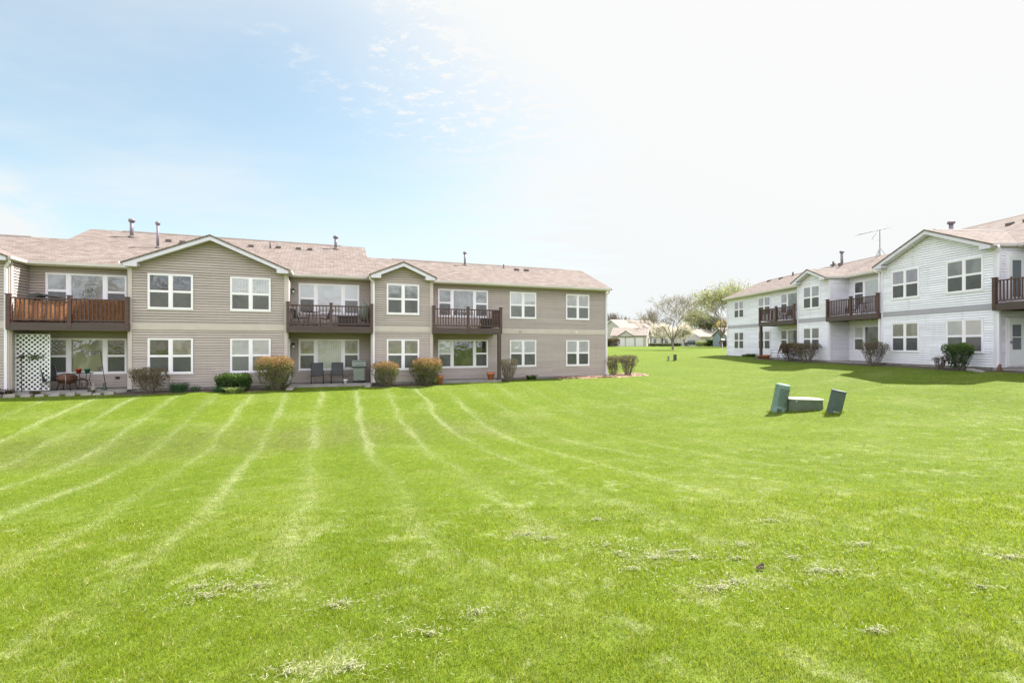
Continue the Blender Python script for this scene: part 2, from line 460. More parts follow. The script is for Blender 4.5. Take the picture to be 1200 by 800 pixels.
M['clip'] = leaf_mat('dry_grass_clipping', [(0, (.18, .18, .09)), (.5, (.30, .31, .165)), (1, (.43, .42, .27))], .3)

# ------------------------------------------------------------------ terrain
EYE = 1.892
TH_R = .074
def smin(a, b, k): return -np.log(np.exp(-k*a)+np.exp(-k*b))/k
def sstep(a, b, x):
    t = np.clip((x-a)/(b-a), 0, 1); return t*t*(3-2*t)
def terrain(x, y):
    x = np.asarray(x, float); y = np.asarray(y, float)
    t = -x*math.sin(.360)+y*math.cos(.360); s = x*math.cos(.360)+y*math.sin(.360)-16.03
    yr = x*math.cos(TH_R)+y*math.sin(TH_R)-23.573
    far = np.interp(y, [20, 29.5, 42, 60, 78, 110, 130, 400], [0, .02, .45, .85, 1.15, 1.52, 1.56, 1.56])
    w = sstep(-.3, 5., s)
    capL = far*w + (1-w)*np.interp(t, [26, 38, 50, 110], [0, 0, .5, 1.5])
    wr = sstep(-9, -1.5, yr)
    cap = capL*(1-wr) + wr*np.maximum(.88, far)
    near = np.minimum(.29-.0932*t, .29+.05*np.maximum(-t, 0)*.2+.6)
    p2 = .118*(t-24.0)
    p3 = .88-.125*(-1.9-yr)
    k = 4.
    p2 = smin(np.minimum(p2, 6), cap, 12.); p3 = smin(np.minimum(p3, 6), np.maximum(cap, .88), 12.)
    near = np.clip(near, -8, 1.0)
    z = np.log(np.exp(k*near)+np.exp(k*p2)+np.exp(k*p3)+np.exp(k*-2.2))/k
    lim = cap+.12
    z = np.where(t > 12, smin(z, np.maximum(lim, z*0+lim), 14.), z)
    z = z - .03
    # gentle unevenness
    z = z + .025*np.sin(x*.9+1.3)*np.sin(y*.7+.4) * np.exp(-((np.hypot(x, y)-10)/14.)**2)
    return z
def tz(x, y): return float(terrain(x, y))

LC = Vector((16.03*math.cos(.360)-26.0*math.sin(.360), 16.03*math.sin(.360)+26.0*math.cos(.360), 0))
def L2W(x, y): return LC.x+x*math.cos(.360)-y*math.sin(.360), LC.y+x*math.sin(.360)+y*math.cos(.360)
RA = -(math.pi/2-TH_R)
RC = Vector((-43.88*math.sin(TH_R)+23.573*math.cos(TH_R), 43.88*math.cos(TH_R)+23.573*math.sin(TH_R), .88))
def R2W(x, y): return RC.x+x*math.cos(RA)-y*math.sin(RA), RC.y+x*math.sin(RA)+y*math.cos(RA)
def onL(x, y, dz=0): a, b = L2W(x, y); return (a, b, tz(a, b)+dz)
def onR(x, y, dz=0): a, b = R2W(x, y); return (a, b, tz(a, b)+dz)

def ground():
    def axis(lo, hi, far0, far1, step):
        a = list(np.arange(lo, hi+.01, step)); g = step; x = a[-1]
        while x < far1: g *= 1.25; x += g; a.append(x)
        g = step; x = lo; b = []
        while x > far0: g *= 1.25; x -= g; b.append(x)
        return np.array(b[::-1]+a)
    xs = axis(-34, 42, -2500, 2500, .4); ys = axis(-4, 62, -600, 3000, .4)
    X, Y = np.meshgrid(xs, ys); Z = terrain(X, Y)
    V = np.stack([X.ravel(), Y.ravel(), Z.ravel()], 1)
    nx, ny = len(xs), len(ys)
    i = (np.arange(ny-1)[:, None]*nx+np.arange(nx-1)[None]).ravel()
    F = np.stack([i, i+1, i+1+nx, i+nx], 1)
    o = mesh_np('lawn_ground', V, F, M['ground'], smooth=True); tag(o, kind='structure')
ground()

def in_building(X, Y):
    lx = (X-LC.x)*math.cos(.36)+(Y-LC.y)*math.sin(.36); ly = -(X-LC.x)*math.sin(.36)+(Y-LC.y)*math.cos(.36)
    a = (ly > -1.9) & (lx < .3)
    rx = (X-RC.x)*math.cos(RA)+(Y-RC.y)*math.sin(RA); ry = -(X-RC.x)*math.sin(RA)+(Y-RC.y)*math.cos(RA)
    return a | ((ry > -1.9) & (rx > -.3))

def blades():
    Vs = []; Fs = []; Ts = []; off = 0
    d = 1.7
    while d < 30:
        d0, d1 = d, d*1.12; d = d1; dm = (d0+d1)/2
        den = 11500*min(1., (3./dm))**2; w = .0036*max(1., dm/3.)**.86; h = .047-.014*min(1, dm/20)
        den *= float(1-sstep(17, 30, dm))
        if den < 5: break
        xm = 1.14*d1+1.2; n = int((d1-d0)*2*xm*den)
        Y = rng.uniform(d0, d1, n); X = rng.uniform(-xm, xm, n)
        k = (np.abs(X) < 1.14*Y+1.2) & ~in_building(X, Y)
        cl = np.sin(X*9.1+np.sin(Y*7.3)*2)+np.sin(Y*11.7+np.sin(X*5.9)*2)
        k &= rng.random(n) < .82+.07*cl
        X = X[k]; Y = Y[k]; n = len(X); Z = terrain(X, Y)-.008
        cl = cl[k]
        a = rng.uniform(0, 2*math.pi, n)
        H = h*(.5+.8*rng.random(n)**1.4)*(1+.08*cl)
        W = w*(.7+.6*rng.random(n))
        la = rng.uniform(0, 2*math.pi, n); lean = H*rng.uniform(.15, 1.0, n)
        dx, dy = np.cos(a)*W*.5, np.sin(a)*W*.5
        lx, ly = np.cos(la)*lean, np.sin(la)*lean
        P0 = np.stack([X-dx, Y-dy, Z], 1); P1 = np.stack([X+dx, Y+dy, Z], 1)
        TP = np.stack([X+lx, Y+ly, Z+H*.93], 1)
        tn = rng.random(n)
        if dm < 7:
            M0 = np.stack([X-dx*.75+lx*.38, Y-dy*.75+ly*.38, Z+H*.6], 1); M1 = np.stack([X+dx*.75+lx*.38, Y+dy*.75+ly*.38, Z+H*.6], 1)
            V = np.stack([P0, P1, M1, M0, TP], 1).reshape(-1, 3)
            i = np.arange(n)*5+off
            F = np.concatenate([np.stack([i, i+1, i+2], 1), np.stack([i, i+2, i+3], 1), np.stack([i+3, i+2, i+4], 1)])
            T = np.concatenate([tn, tn, tn]); off += 5*n
        else:
            V = np.stack([P0, P1, TP], 1).reshape(-1, 3); i = np.arange(n)*3+off
            F = np.stack([i, i+1, i+2], 1); T = tn; off += 3*n
        Vs.append(V); Fs.append(F); Ts.append(T)
    o = mesh_np('grass', np.concatenate(Vs), np.concatenate(Fs), M['blade'], tint=np.concatenate(Ts))
    tag(o, 'bright green mown lawn grass with pale dry streaks in the foreground', 'grass', kind='stuff')
blades()

def clippings():
    """dry matted clippings lying in ragged clumps on the near lawn"""
    V = []; F = []; T = []
    cs = [(620,627,.45),(640,632,.3),(712,640,.35),(725,650,.25),(770,655,.5),(790,648,.35),(812,655,.3),(845,690,.4),(858,684,.3),(830,692,.25),(865,656,.2),(740,668,.25),(980,672,.4),(960,670,.3),(1180,655,.6),(1150,690,.25),(400,709,.3),(390,712,.2),(245,700,.4),(265,690,.45),(300,688,.5),(230,690,.3),(700,610,.35),(905,612,.3),(1010,640,.4),(1025,742,.25),(560,720,.4),(340,790,.5),(410,785,.4),(505,745,.3),(870,640,.25),(930,655,.25)]
    for px, py, r in cs:
        D = 4.
        for _ in range(30):   # where the lawn surface lies
            D = .5*D+.5*(EYE-tz((px-600)/567*D, D))*567/(py-404.8)
        cx, cy = (px-600)/567*D, D
        r = r*D*.13
        n = int(300*r/.12*.5)
        for _ in range(n):
            a = random.uniform(0, 6.28); q = abs(random.gauss(0, .62 if random.random() < .55 else 1.7))*r*(1+.7*math.sin(a*2+px)+.5*math.sin(a*5+py))
            x = cx+math.cos(a)*q*1.7; y = cy+math.sin(a)*q*.9
            L = random.uniform(.006, .019); w = random.uniform(.0012, .0026)
            h = random.uniform(0, 6.28); z = tz(x, y)+.014+.020*random.random()
            p = Vector((x, y, z)); d = Vector((math.cos(h), math.sin(h), random.uniform(-.2, .2)))*L; e = Vector((-math.sin(h), math.cos(h), .2))*w
            i = len(V); V += [p-d-e, p+d-e, p+d+e, p-d+e]; F.append((i, i+1, i+2, i+3)); T.append(random.random())
    o = mesh_np('dry_clippings', [tuple(v) for v in V], F, M['clip'], tint=T)
    tag(o, 'pale dry grass clippings matted on the near lawn', 'clippings', kind='stuff')
clippings()

# ------------------------------------------------------------------ buildings
LAP = .114
def lap_wall(mb, x0, x1, z0, z1, fn, half=None):
    """lap siding: real courses. fn(a,out,z)->xyz; half(z)->(xa,xb) clip for gables"""
    z = z0
    def rng_(zz):
        if half is None: return x0, x1
        return half(zz)
    while z < z1-1e-4:
        zt = min(z+LAP, z1); g = min(z+.020, zt)
        (a0, b0), (a1, b1), (ag, bg) = rng_(z), rng_(zt), rng_(g)
        if b0-a0 < .02: break
        if b1 < a1: a1 = b1 = (a1+b1)/2
        mb.face([fn(a0, -.03, z), fn(b0, -.03, z), fn(bg, -.03, g), fn(ag, -.03, g)])
        mb.face([fn(ag, -.03, g), fn(bg, -.03, g), fn(bg, .030, g), fn(ag, .030, g)])
        mb.face([fn(ag, .030, g), fn(bg, .030, g), fn(b1, .001, zt), fn(a1, .001, zt)])
        mb.face([fn(a1, .001, zt), fn(b1, .001, zt), fn(b1, -.03, zt), fn(a1, -.03, zt)])
        z += LAP

def frame_pt(ox, oy, ax, ay):
    """plane with along-axis (ax,ay); outward = along rotated -90deg"""
    nx, ny = ay, -ax
    return lambda a, o, z: (ox+ax*a+nx*o, oy+ay*a+ny*o, z)

def wbox(mb, fn, a0, a1, o0, o1, z0, z1):
    if isinstance(mb, Multi): mb = mb.new()
    mb.hull8([fn(a0,o1,z0), fn(a1,o1,z0), fn(a1,o0,z0), fn(a0,o0,z0), fn(a0,o1,z1), fn(a1,o1,z1), fn(a1,o0,z1), fn(a0,o0,z1)])

def window(root, fn, a0, a1, z0, z1, up, lo, kinds='double'):
    """vinyl window. up/lo: backing behind the upper / lower sash"""
    fn_ = fn; fn = lambda a, o, z: fn_(a, o+.014, z)
    mb = MB(); e = .062; O0, O1 = -.012, .050
    W = a1-a0
    wbox(mb, fn, a0, a1, O0, O1, z0, z0+e); wbox(mb, fn, a0, a1, O0, O1, z1-e, z1)
    wbox(mb, fn, a0, a0+e, O0, O1-.002, z0+e, z1-e); wbox(mb, fn, a1-e, a1, O0, O1-.002, z0+e, z1-e)
    wbox(mb, fn, a0-.03, a1+.03, O0, .036, z0-.035, z0+.001)
    cells = []
    if kinds == 'double':
        m = (a0+a1)/2; wbox(mb, fn, m-.065, m+.065, O0, O1-.001, z0+e, z1-e)
        cells = [(a0+e, m-.065, True), (m+.065, a1-e, True)]
    elif kinds == 'triple':
        s1 = a0+W*.275; s2 = a1-W*.275
        for s_ in (s1, s2): wbox(mb, fn, s_-.075, s_+.075, O0, O1-.001, z0+e, z1-e)
        cells = [(a0+e, s1-.075, True), (s1+.075, s2-.075, False), (s2+.075, a1-e, True)]
    else:
        cells = [(a0+e, a1-e, True)]
    zm = (z0+z1)/2
    for x, y, split in cells:
        if split: wbox(mb, fn, x, y, O0, O1-.010, zm-.028, zm+.028)
        # sash edge
        for zz0, zz1 in (((z0+e), zm-.028), (zm+.028, z1-e)) if split else ((z0+e, z1-e),):
            r = .018
            wbox(mb, fn, x, x+r, O0, O1-.016, zz0, zz1); wbox(mb, fn, y-r, y, O0, O1-.016, zz0, zz1)
            wbox(mb, fn, x+r, y-r, O0, O1-.016, zz0, zz0+r); wbox(mb, fn, x+r, y-r, O0, O1-.016, zz1-r, zz1)
    wd = mb.build('window', M['vinyl'], root)
    g = MB(); bk = {}; sc = Multi()
    def pl(m, x, y, o, p, q):
        if isinstance(m, Multi): m = m.new()
        m.face([fn(x,o,p), fn(y,o,p), fn(y,o,q), fn(x,o,q)])
    for ci, (x, y, split) in enumerate(cells):
        u = up[ci] if isinstance(up, (list, tuple)) else up
        l = lo[ci] if isinstance(lo, (list, tuple)) else lo
        pl(g, x, y, .030, z0+e, z1-e)
        if split:
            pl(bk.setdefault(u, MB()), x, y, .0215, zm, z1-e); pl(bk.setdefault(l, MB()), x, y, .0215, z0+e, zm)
            pl(sc, x+.012, y-.012, .0335, z0+e+.012, zm-.02)
        else:
            pl(bk.setdefault(u, MB()), x, y, .0215, z0+e, z1-e)
    g.build('pane', M['glass'], wd, fix=False)
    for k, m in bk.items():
        m.build({'blind': 'blind', 'blind_h': 'blind', 'room': 'dark_interior', 'refl_b': 'reflection_backing', 'refl_l': 'reflection_backing', 'refl_g': 'reflection_backing'}[k], M[k], wd, fix=False)  # lavender, beige and grey backings carry painted pane reflections
    if sc.l: sc.build('insect_screen', M['screen'], wd, fix=False)
    return wd

def side_door(root, fn, a0, a1, z0, z1, low):
    d = MB(); wbox(d, fn, a0, a1, .0, .055, z0, z1)
    dr = MB(); wbox(dr, fn, a0+.09, a1-.09, .045, .075, z0+.02, z1-.09)
    o = d.build('side_door', M['vinyl'], root); leaf = dr.build('door_leaf', M['white'], o)
    g = MB(); zt = z1-.30; zb = z0+ (.72 if low else .22); x, y = a0+.24, a1-.24
    g.face([fn(x,.078,zb), fn(y,.078,zb), fn(y,.078,zt), fn(x,.078,zt)])
    g.build('pane', M['carglass'], o, fix=False)
    fr = MB(); wbox(fr, fn, x, y, .074, .086, (zb+zt)/2-.02, (zb+zt)/2+.02)
    fr.build('door_rail', M['white'], o)
    h = MB(); wbox(h, fn, x-.10, x-.06, .075, .115, z0+1.0, z0+1.08); h.build('handle', M['lampm'], o)

def wall_lamp(root, fn, a, z):
    m = MB(); wbox(m, fn, a-.05, a+.05, .0, .04, z-.08, z+.12); wbox(m, fn, a-.02, a+.02, .04, .14, z+.06, z+.09)
    c = fn(a, .13, z)
    m.lathe([(.02, .10), (.07, .05), (.07, .02)], c, 8)
    o = m.build('wall_lamp', M['lampm'], root)
    MB().lathe([(.045, .02), (.055, -.06), (.03, -.13)], c, 8).build('lamp_shade', M['white'], o)

def downspout(root, fn, a, ztop=5.22, o0=.02, elbow=None, zb=.06):
    m = MB(); w, d = .045, .07
    wbox(m, fn, a-w, a+w, o0, o0+d, zb, ztop-.28)
    if elbow is not None:
        m.tube([fn(a, o0+.035, ztop-.30), fn(a, o0+.04, ztop-.22), fn(elbow, .26, ztop-.10), fn(elbow, .30, ztop+.02)], .045, 6)
    for z in (1.2, 3.1): wbox(m, fn, a-w-.01, a+w+.01, o0, o0+d+.008, z, z+.03)
    wbox(m, fn, a-w-.004, a+w+.004, o0+.01, o0+d+.16, zb-.005, zb+.075)
    m.build('downspout', M['down'], root)

PITCH = .43; ZE = 5.35
def building(root, L, secs, gables, mats, wins, doors, balcs, lamps, downs, mirror=False):
    """facade looks along -y. secs: (x0,x1,ridge_y); gables: (x0,x1)"""
    sm, band, corner = mats
    front = lambda y: frame_pt(0, y, 1, 0)
    zb = .04
    wall = MB(); bandm = Multi(); corn = Multi(); soff = Multi(); gut = Multi(); fnd = Multi()
    E = 1.28
    gx = sorted(gables)
    xmin = min(s[0] for s in secs); xmax = max(s[1] for s in secs)
    # runs of main-plane wall between gable units
    cur = xmin; runs = []
    for a, b in gx:
        if a > cur: runs.append((cur, a))
        cur = b
    if cur < xmax: runs.append((cur, xmax))
    f0 = front(0)
    for a, b in runs:
        lap_wall(wall, a, b, zb, 5.22, f0)
        wbox(bandm, f0, a, b, -.01, .036, 2.55, 2.82)
        wbox(fnd, f0, a, b, -.3, .0, -.9, zb+.004)
        # eave : soffit, fascia and gutter
        soff.box(a-.0, b, -.44, .03, 5.195, 5.215)
        gut.prism([(-.445, 5.215), (-.56, 5.235), (-.585, 5.345), (-.565, 5.345), (-.55, 5.25), (-.465, 5.235), (-.465, 5.345), (-.445, 5.345)], a+(.0 if a > xmin else 0), b, lambda u, v, w: (w, u, v))
    for a, b in gx:
        fg = front(-E); hw = (b-a)/2; mid = (a+b)/2
        zr = ZE+PITCH*(hw+.10)
        under = ZE-.16
        lap_wall(wall, a, b, zb, 5.17, fg)
        lap_wall(wall, a, b, 5.17, zr, fg, half=lambda z, a=a, b=b, mid=mid, hw=hw: (max(a, mid-(hw-(z-5.17)/PITCH)), min(b, mid+(hw-(z-5.17)/PITCH))))
        wbox(bandm, fg, a+.13, b-.13, -.01, .036, 2.55, 2.82)
        wbox(fnd, fg, a, b, -.3, .0, -.9, zb+.004)
        for x, sgn in ((a, 1), (b, -1)):
            wbox(corn, fg, min(x, x+sgn*.13), max(x, x+sgn*.13), -.01, .042, zb, 5.18)
            # side walls of the projecting unit
            fs = frame_pt(x, -E if sgn < 0 else 0, 0, 1 if sgn < 0 else -1)
            lap_wall(wall, 0, E, zb, 5.2, fs)
            lo_, hi_ = (0, .13) if sgn < 0 else (E-.13, E)
            wbox(corn, fs, lo_, hi_, -.01, .042, zb, 5.18)
            wbox(bandm, fs, 0 if sgn > 0 else .13, E-.13 if sgn > 0 else E, -.01, .036, 2.55, 2.82)
            wbox(fnd, fs, 0, E, -.3, 0, -.9, zb+.004)
        # rake fascia with boxed returns
        O = .09
        xa, xb = a-O, b+O; dz = .235
        pk = zr
        fasc = MB()
        for side in (-1, 1):
            xe = xa if side < 0 else xb
            q = xe-side*.50*1.0
            top = lambda x: ZE+PITCH*(abs(x-xe))
            poly = [(xe, ZE), (mid, top(mid)), (mid, top(mid)-dz), (q, top(q)-dz), (q, 5.165), (xe+side*-.03, 5.165)]
            fasc.prism(poly, -1.70, -1.665, lambda u, v, w: (u, w, v))
            # boxed end behind the return
            fasc.box(q, xe-side*.03, -1.664, -E-.019, 5.166, 5.20)
            fasc.box(q, q+side*.02, -1.664, -E-.019, 5.166, top(q)-dz+.01)
            # sloped soffit strip
            fasc.prism([(q, top(q)-.20), (mid, top(mid)-.20), (mid, top(mid)-.185), (q, top(q)-.185)], -1.664, -E+.01, lambda u, v, w: (u, w, v))
            # gutter along the side eave
            gx0, gx1 = (xe-.11, xe) if side < 0 else (xe, xe+.11)
            gut.prism([(0, 0), (.115*side, .02), (.14*side, .13), (.12*side, .13), (.10*side, .035), (.02*side, .02), (.02*side, .13), (0, .13)], -1.69, -.45, lambda u, v, w, xe=xe: (xe+u, w, 5.215+v))
            soff.box(min(xe, (a if side < 0 else b)), max(xe, (a if side < 0 else b)), -1.66, -.40, 5.195, 5.213)
        fasc.build('gable_fascia', M['fascia'], root)
    # roofs
    rf = MB(); rs = Multi(); rg = Multi()
    th = .09
    for x0, x1, ry in secs:
        zr = ZE+PITCH*(ry+.45); yb = 2*ry+.45
        o0 = .10 if x0 == xmin else 0; o1 = .10 if x1 == xmax else 0
        for (ya, za, yc, zc) in ((-.52, ZE-.03, ry, zr), (yb+.07, ZE-.03, ry, zr)):
            rf.hull8([(x0-o0, ya, za-th), (x1+o1, ya, za-th), (x1+o1, yc, zc-th), (x0-o0, yc, zc-th),
                      (x0-o0, ya, za), (x1+o1, ya, za), (x1+o1, yc, zc), (x0-o0, yc, zc)])
        rg.prism([(ry-.16, zr-.055), (ry, zr+.035), (ry+.16, zr-.055)], x0+1.4, x1-1.4, lambda u, v, w: (w, u, v))
        # end walls
        for xx, d in ((x0, -1), (x1, 1)):
            fe = frame_pt(xx, 0 if d > 0 else yb-.45, 0, 1 if d > 0 else -1)
            dep = yb-.45
            lap_wall(wall, 0, dep, zb if (xx in (xmin, xmax)) else 5.0, ZE-.1, fe)
            lap_wall(wall, 0, dep, ZE-.1, zr, fe, half=lambda z, dep=dep: (max(0, (z-ZE+.22)/PITCH-.45), min(dep, dep-(z-ZE+.22)/PITCH+.45)))
            if xx in (xmin, xmax):
                wbox(fnd, fe, 0, dep, -.3, 0, -.9, zb+.004)
                wbox(corn, fe, (0 if d > 0 else dep-.12), (.12 if d > 0 else dep), -.01, .042, zb, 5.18)
                wbox(corn, f0, (xx-.12 if d > 0 else xx), (xx if d > 0 else xx+.12), -.01, .042, zb, 5.19)
        lap_wall(wall, -x1, -x0, zb, 5.2, frame_pt(0, yb-.45, -1, 0))
    for a, b in gx:
        mid = (a+b)/2; hw = (b-a)/2+.10
        yb = (hw*PITCH)/PITCH-.45+.35
        zr = ZE+PITCH*hw
        rs1 = rs.new()
        for side in (-1, 1):
            xe = mid+side*(hw+.05); ze = ZE-.022
            rs1.hull8([(xe, -1.73, ze-.07), (mid, -1.73, zr-.07), (mid, yb, zr-.07), (xe, -.40, ze-.07),
                      (xe, -1.73, ze), (mid, -1.73, zr), (mid, yb, zr), (xe, -.40, ze)])
        rg.prism([(-.14, -.05), (0, .03), (.14, -.05)], -1.2, yb-.5, lambda u, v, w, mid=mid, zr=zr: (mid+u, w, zr+v))
    wo = wall.build('wall', sm, root)
    bandm.build('band_board', band, root); corn.build('corner_board', corner, root)
    soff.build('soffit', M['soffit'], root)
    gut.build('gutter', M['gutter'], root); fnd.build('foundation', M['conc'], root)
    r0 = rf.build('roof', M['roof'], root); rs.build('gable_roof', M['roof_s'], root); rg.build('ridge_vent', M['ridge'], r0)
    for (a0, a1, y, kind, (uu, ul), (lu, ll)) in wins:
        fn = front(y)
        window(root, fn, a0, a1, 3.44, 4.95, uu, ul, kind)
        window(root, fn, a0, a1, .66, 2.19, lu, ll, kind)
    for (x, d) in doors:     # doors on side walls of wide gable units, d = facing sign
        fs = frame_pt(x, -E if d > 0 else 0, 0, d)
        a0, a1 = (.36, 1.24) if d > 0 else (.04, .92)
        side_door(root, fs, a0, a1, .10, 2.19, True); side_door(root, fs, a0, a1, 2.86, 4.95, False)
    for bl in balcs: balcony(root, **bl)
    for (x, y, z) in lamps: wall_lamp(root, front(y), x, z)
    for (x, y, el, dx) in downs: downspout(root, front(y), x, elbow=(x+dx if el else None))
    # patio slabs
    for bl in balcs:
        box_obj('patio_slab', M['conc'], root, bl['x0']+.05, bl['x1']-.05, -1.56, -.02, -.4, .035)

def balcony(root, x0, x1, post=None, side=None):
    y0 = -1.52; b = MB()
    b.box(x0, x1, y0, y0+.06, 2.48, 2.76); b.box(x0, x0+.05, y0+.06, -.05, 2.48, 2.76); b.box(x1-.05, x1, y0+.06, -.05, 2.48, 2.76)
    for k in range(int((x1-x0)/.42)): b.box(x0+.3+k*.42, x0+.345+k*.42, y0+.06, -.05, 2.52, 2.71)
    bo = b.build('balcony', M['beam'], root)
    d = MB(); y = y0+.02
    while y < -.06: d.box(x0, x1, y, min(y+.140, -.04), 2.762, 2.79); y += .142
    d.build('deck', M['wood'], bo)
    n = 2
    rl = MB(); ba = MB()
    ps = [x0+.06, (x0+x1)/2, x1-.06]
    for px in ps:
        p = MB().box(px-.065, px+.065, y0-.01, y0+.12, 2.55, 3.86).box(px-.085, px+.085, y0-.03, y0+.14, 3.86, 3.90)
        p.build('post', M['wood'], bo)
    for a, c in ((ps[0]+.065, ps[1]-.065), (ps[1]+.065, ps[2]-.065)):
        rl.box(a, c, y0+.02, y0+.11, 3.72, 3.775); rl.box(a, c, y0+.035, y0+.095, 2.87, 2.92)
        m = int((c-a)/.145); st = (c-a)/(m+1)
        for k in range(m): ba.box(a+st*(k+1)-.021, a+st*(k+1)+.021, y0+.045, y0+.085, 2.92, 3.72)
    if side:
        xs = x1-.06 if side > 0 else x0+.06
        rl.box(xs-.045, xs+.045, y0+.12, -.02, 3.72, 3.775); rl.box(xs-.03, xs+.03, y0+.12, -.02, 2.87, 2.92)
        m = int((-.02-y0-.12)/.13); st = (-.02-y0-.12)/(m+1)
        for k in range(m): ba.box(xs-.02, xs+.02, y0+.12+st*(k+1)-.021, y0+.12+st*(k+1)+.021, 2.92, 3.72)
    rl.build('railing', M['wood'], bo); ba.build('balusters', M['wood'], bo)
    if post is not None:
        MB().box(post-.085, post+.085, y0-.005, y0+.165, -.35, 2.48).build('support_post', M['beam'], bo)

def roof_z(y): return ZE+PITCH*(y+.45)
def vent_pipe(name, par_loc, h, r, cap, label, group=None):
    o = empty(name, par_loc, 0, label, 'vent pipe', group)
    MB().tube([(0,0,-.12), (0,0,h-.10)], r, 10).build('pipe', M['pipe'], o)
    MB().lathe([(r*1.1, 0), (r*1.75, .02), (r*1.75, .13), (r*1.2, .17)], (0, 0, h-.17), 12).build('cap', M['pipe'], o)
    MB().lathe([(r*2.3, -.06), (r*1.9, .02), (r*1.2, .07)], (0, 0, 0), 12).build('flashing', M['ridge'], o)
    return o

# ---- taupe building
LB = empty('apartment_building', LC, .360, 'long taupe sided two storey apartment building with cream band board and dark brown balconies', 'building', 'two storey apartment buildings')
lw = [
 (-2.80,-1.23,0,'double',('blind_h','blind_h'),('blind_h','room')),
 (-6.40,-4.75,0,'double',('blind','blind'),('blind_h',['room','refl_g'])),
 (-13.39,-11.78,-1.28,'double',('refl_g','refl_g'),('refl_b','refl_g')),
 (-20.20,-18.57,-1.28,'double',('blind','refl_g'),('blind_h','blind_h')),
 (-23.27,-21.62,-1.28,'double',('room','refl_g'),(['room','refl_b'],'room')),
 (-10.55,-7.71,0,'triple',(['refl_g','refl_g','refl_g'],'refl_g'),(['blind_h','room','room'],['refl_g','room','room'])),
 (-17.47,-14.62,0,'triple',('blind_h',['refl_g','refl_g','blind_h']),(['refl_b','blind','refl_b'],['refl_g','refl_g','refl_g'])),
 (-27.22,-24.41,0,'triple',('refl_g','refl_g'),(['refl_b','refl_b','room'],'room')),
 (-30.3,-28.7,-1.28,'double',('room','room'),('room','room')),
]
building(LB, 0, [(-42.,-27.85,3.4),(-27.85,-13.98,5.8),(-13.98,0.,3.4)],
  [(-30.95,-27.78),(-23.95,-17.88),(-14.10,-11.10)], (M['siding'], M['band'], M['corner']), lw,
  [(-17.88,1)],
  [dict(x0=-27.80,x1=-23.88), dict(x0=-17.90,x1=-14.06), dict(x0=-11.12,x1=-7.38,post=-7.52,side=1)],
  [(-17.70,0,4.55),(-17.70,0,1.88)],
  [(-27.88,-1.28,True,.20),(-14.01,-1.28,True,-.20),(-.02,0,True,.06)])
def exhaust(root, fn, a, z, mat):
    m = MB(); wbox(m, fn, a-.07, a+.07, .02, .06, z-.05, z+.05); wbox(m, fn, a-.055, a+.055, .06, .085, z-.005, z+.045); m.build('wall_vent', mat, root)
exhaust(LB, frame_pt(0,0,1,0), -24.75, .47, M['black']); exhaust(LB, frame_pt(0,0,1,0), -16.85, .40, M['black'])
exhaust(LB, frame_pt(0,0,1,0), -2.1, 2.67, M['white']); exhaust(LB, frame_pt(0,0,1,0), -5.75, 2.67, M['band_w'])

# ---- white building
RB = empty('apartment_building', RC, RA, 'white sided two storey apartment building with grey band board on the right of the lawn', 'building', 'two storey apartment buildings')
rw = [
 (1.25,2.85,0,'double',('refl_l','room'),('room','room')),
 (5.05,6.70,0,'double',('refl_l','room'),('refl_g','room')),
 (8.05,10.95,0,'triple',(['refl_l','refl_g','refl_l'],'room'),(['room','refl_g','room'],'room')),
 (12.42,14.02,-1.28,'double',('refl_l','room'),('refl_g','room')),
 (15.33,18.20,0,'triple',(['room','blind_h','blind'],'room'),(['blind','room','room'],'refl_g')),
 (19.48,21.08,-1.28,'double',('refl_l','room'),('refl_b','room')),
 (22.50,24.18,-1.28,'double',('refl_g','room'),('blind_h','refl_g')),
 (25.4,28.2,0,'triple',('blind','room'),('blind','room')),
 (29.5,31.1,-1.28,'double',('refl_l','room'),('blind','room')),
]
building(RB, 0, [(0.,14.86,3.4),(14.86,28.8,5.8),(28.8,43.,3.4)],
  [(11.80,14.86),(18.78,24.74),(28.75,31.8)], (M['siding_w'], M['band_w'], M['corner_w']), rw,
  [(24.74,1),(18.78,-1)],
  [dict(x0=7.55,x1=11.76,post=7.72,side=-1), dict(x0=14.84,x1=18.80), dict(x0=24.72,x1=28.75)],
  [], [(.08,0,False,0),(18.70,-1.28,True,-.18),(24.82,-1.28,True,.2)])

# ---- roof furniture (each a thing of its own)
def LR(x, y, dz=0): a, b = L2W(x, y); return (a, b, roof_z(y)+dz)
def RR(x, y, dz=0): a, b = R2W(x, y); return (a, b, .88+roof_z(y)+dz)
vent_pipe('vent_pipe', LR(-25.7, 4.6), .95, .085, 1, 'thick short flue pipe with flat cap on the taupe roof, leftmost of all')
vent_pipe('vent_pipe', LR(-24.06, 2.8), 1.30, .060, 1, 'tall thin flue pipe rising from the lower roof slope left of the wide gable')
vent_pipe('vent_pipe', LR(-15.7, 4.9), .80, .085, 1, 'capped flue pipe near the right end of the higher taupe roof ridge')
vent_pipe('vent_pipe', LR(-8.25, 2.9), .86, .062, 1, 'capped flue pipe on the lower taupe ridge right of the small gable')
vent_pipe('vent_pipe', RR(10.5, 3.0, 0), 1.05, .085, 1, 'capped flue pipe on the white building beside the roof antenna')
vent_pipe('vent_pipe', RR(19.3, 2.3, 0), 1.25, .10, 1, 'capped flue pipe just behind the wide gable of the white building')
def stub(loc, h, label, r=.045):
    o = tag(MB().tube([(0,0,-.1),(0,0,h)], r, 8).build('vent_stub', M['ridge']), label, 'vent pipe', 'short plumbing vent stubs'); o.location = loc
stub(LR(-19.15, 4.1), .36, 'short dark plumbing stub on the taupe roof right of the wide gable')
stub(LR(-5.75, 2.8), .25, 'short dark plumbing stub on the lower taupe roof above the right windows')
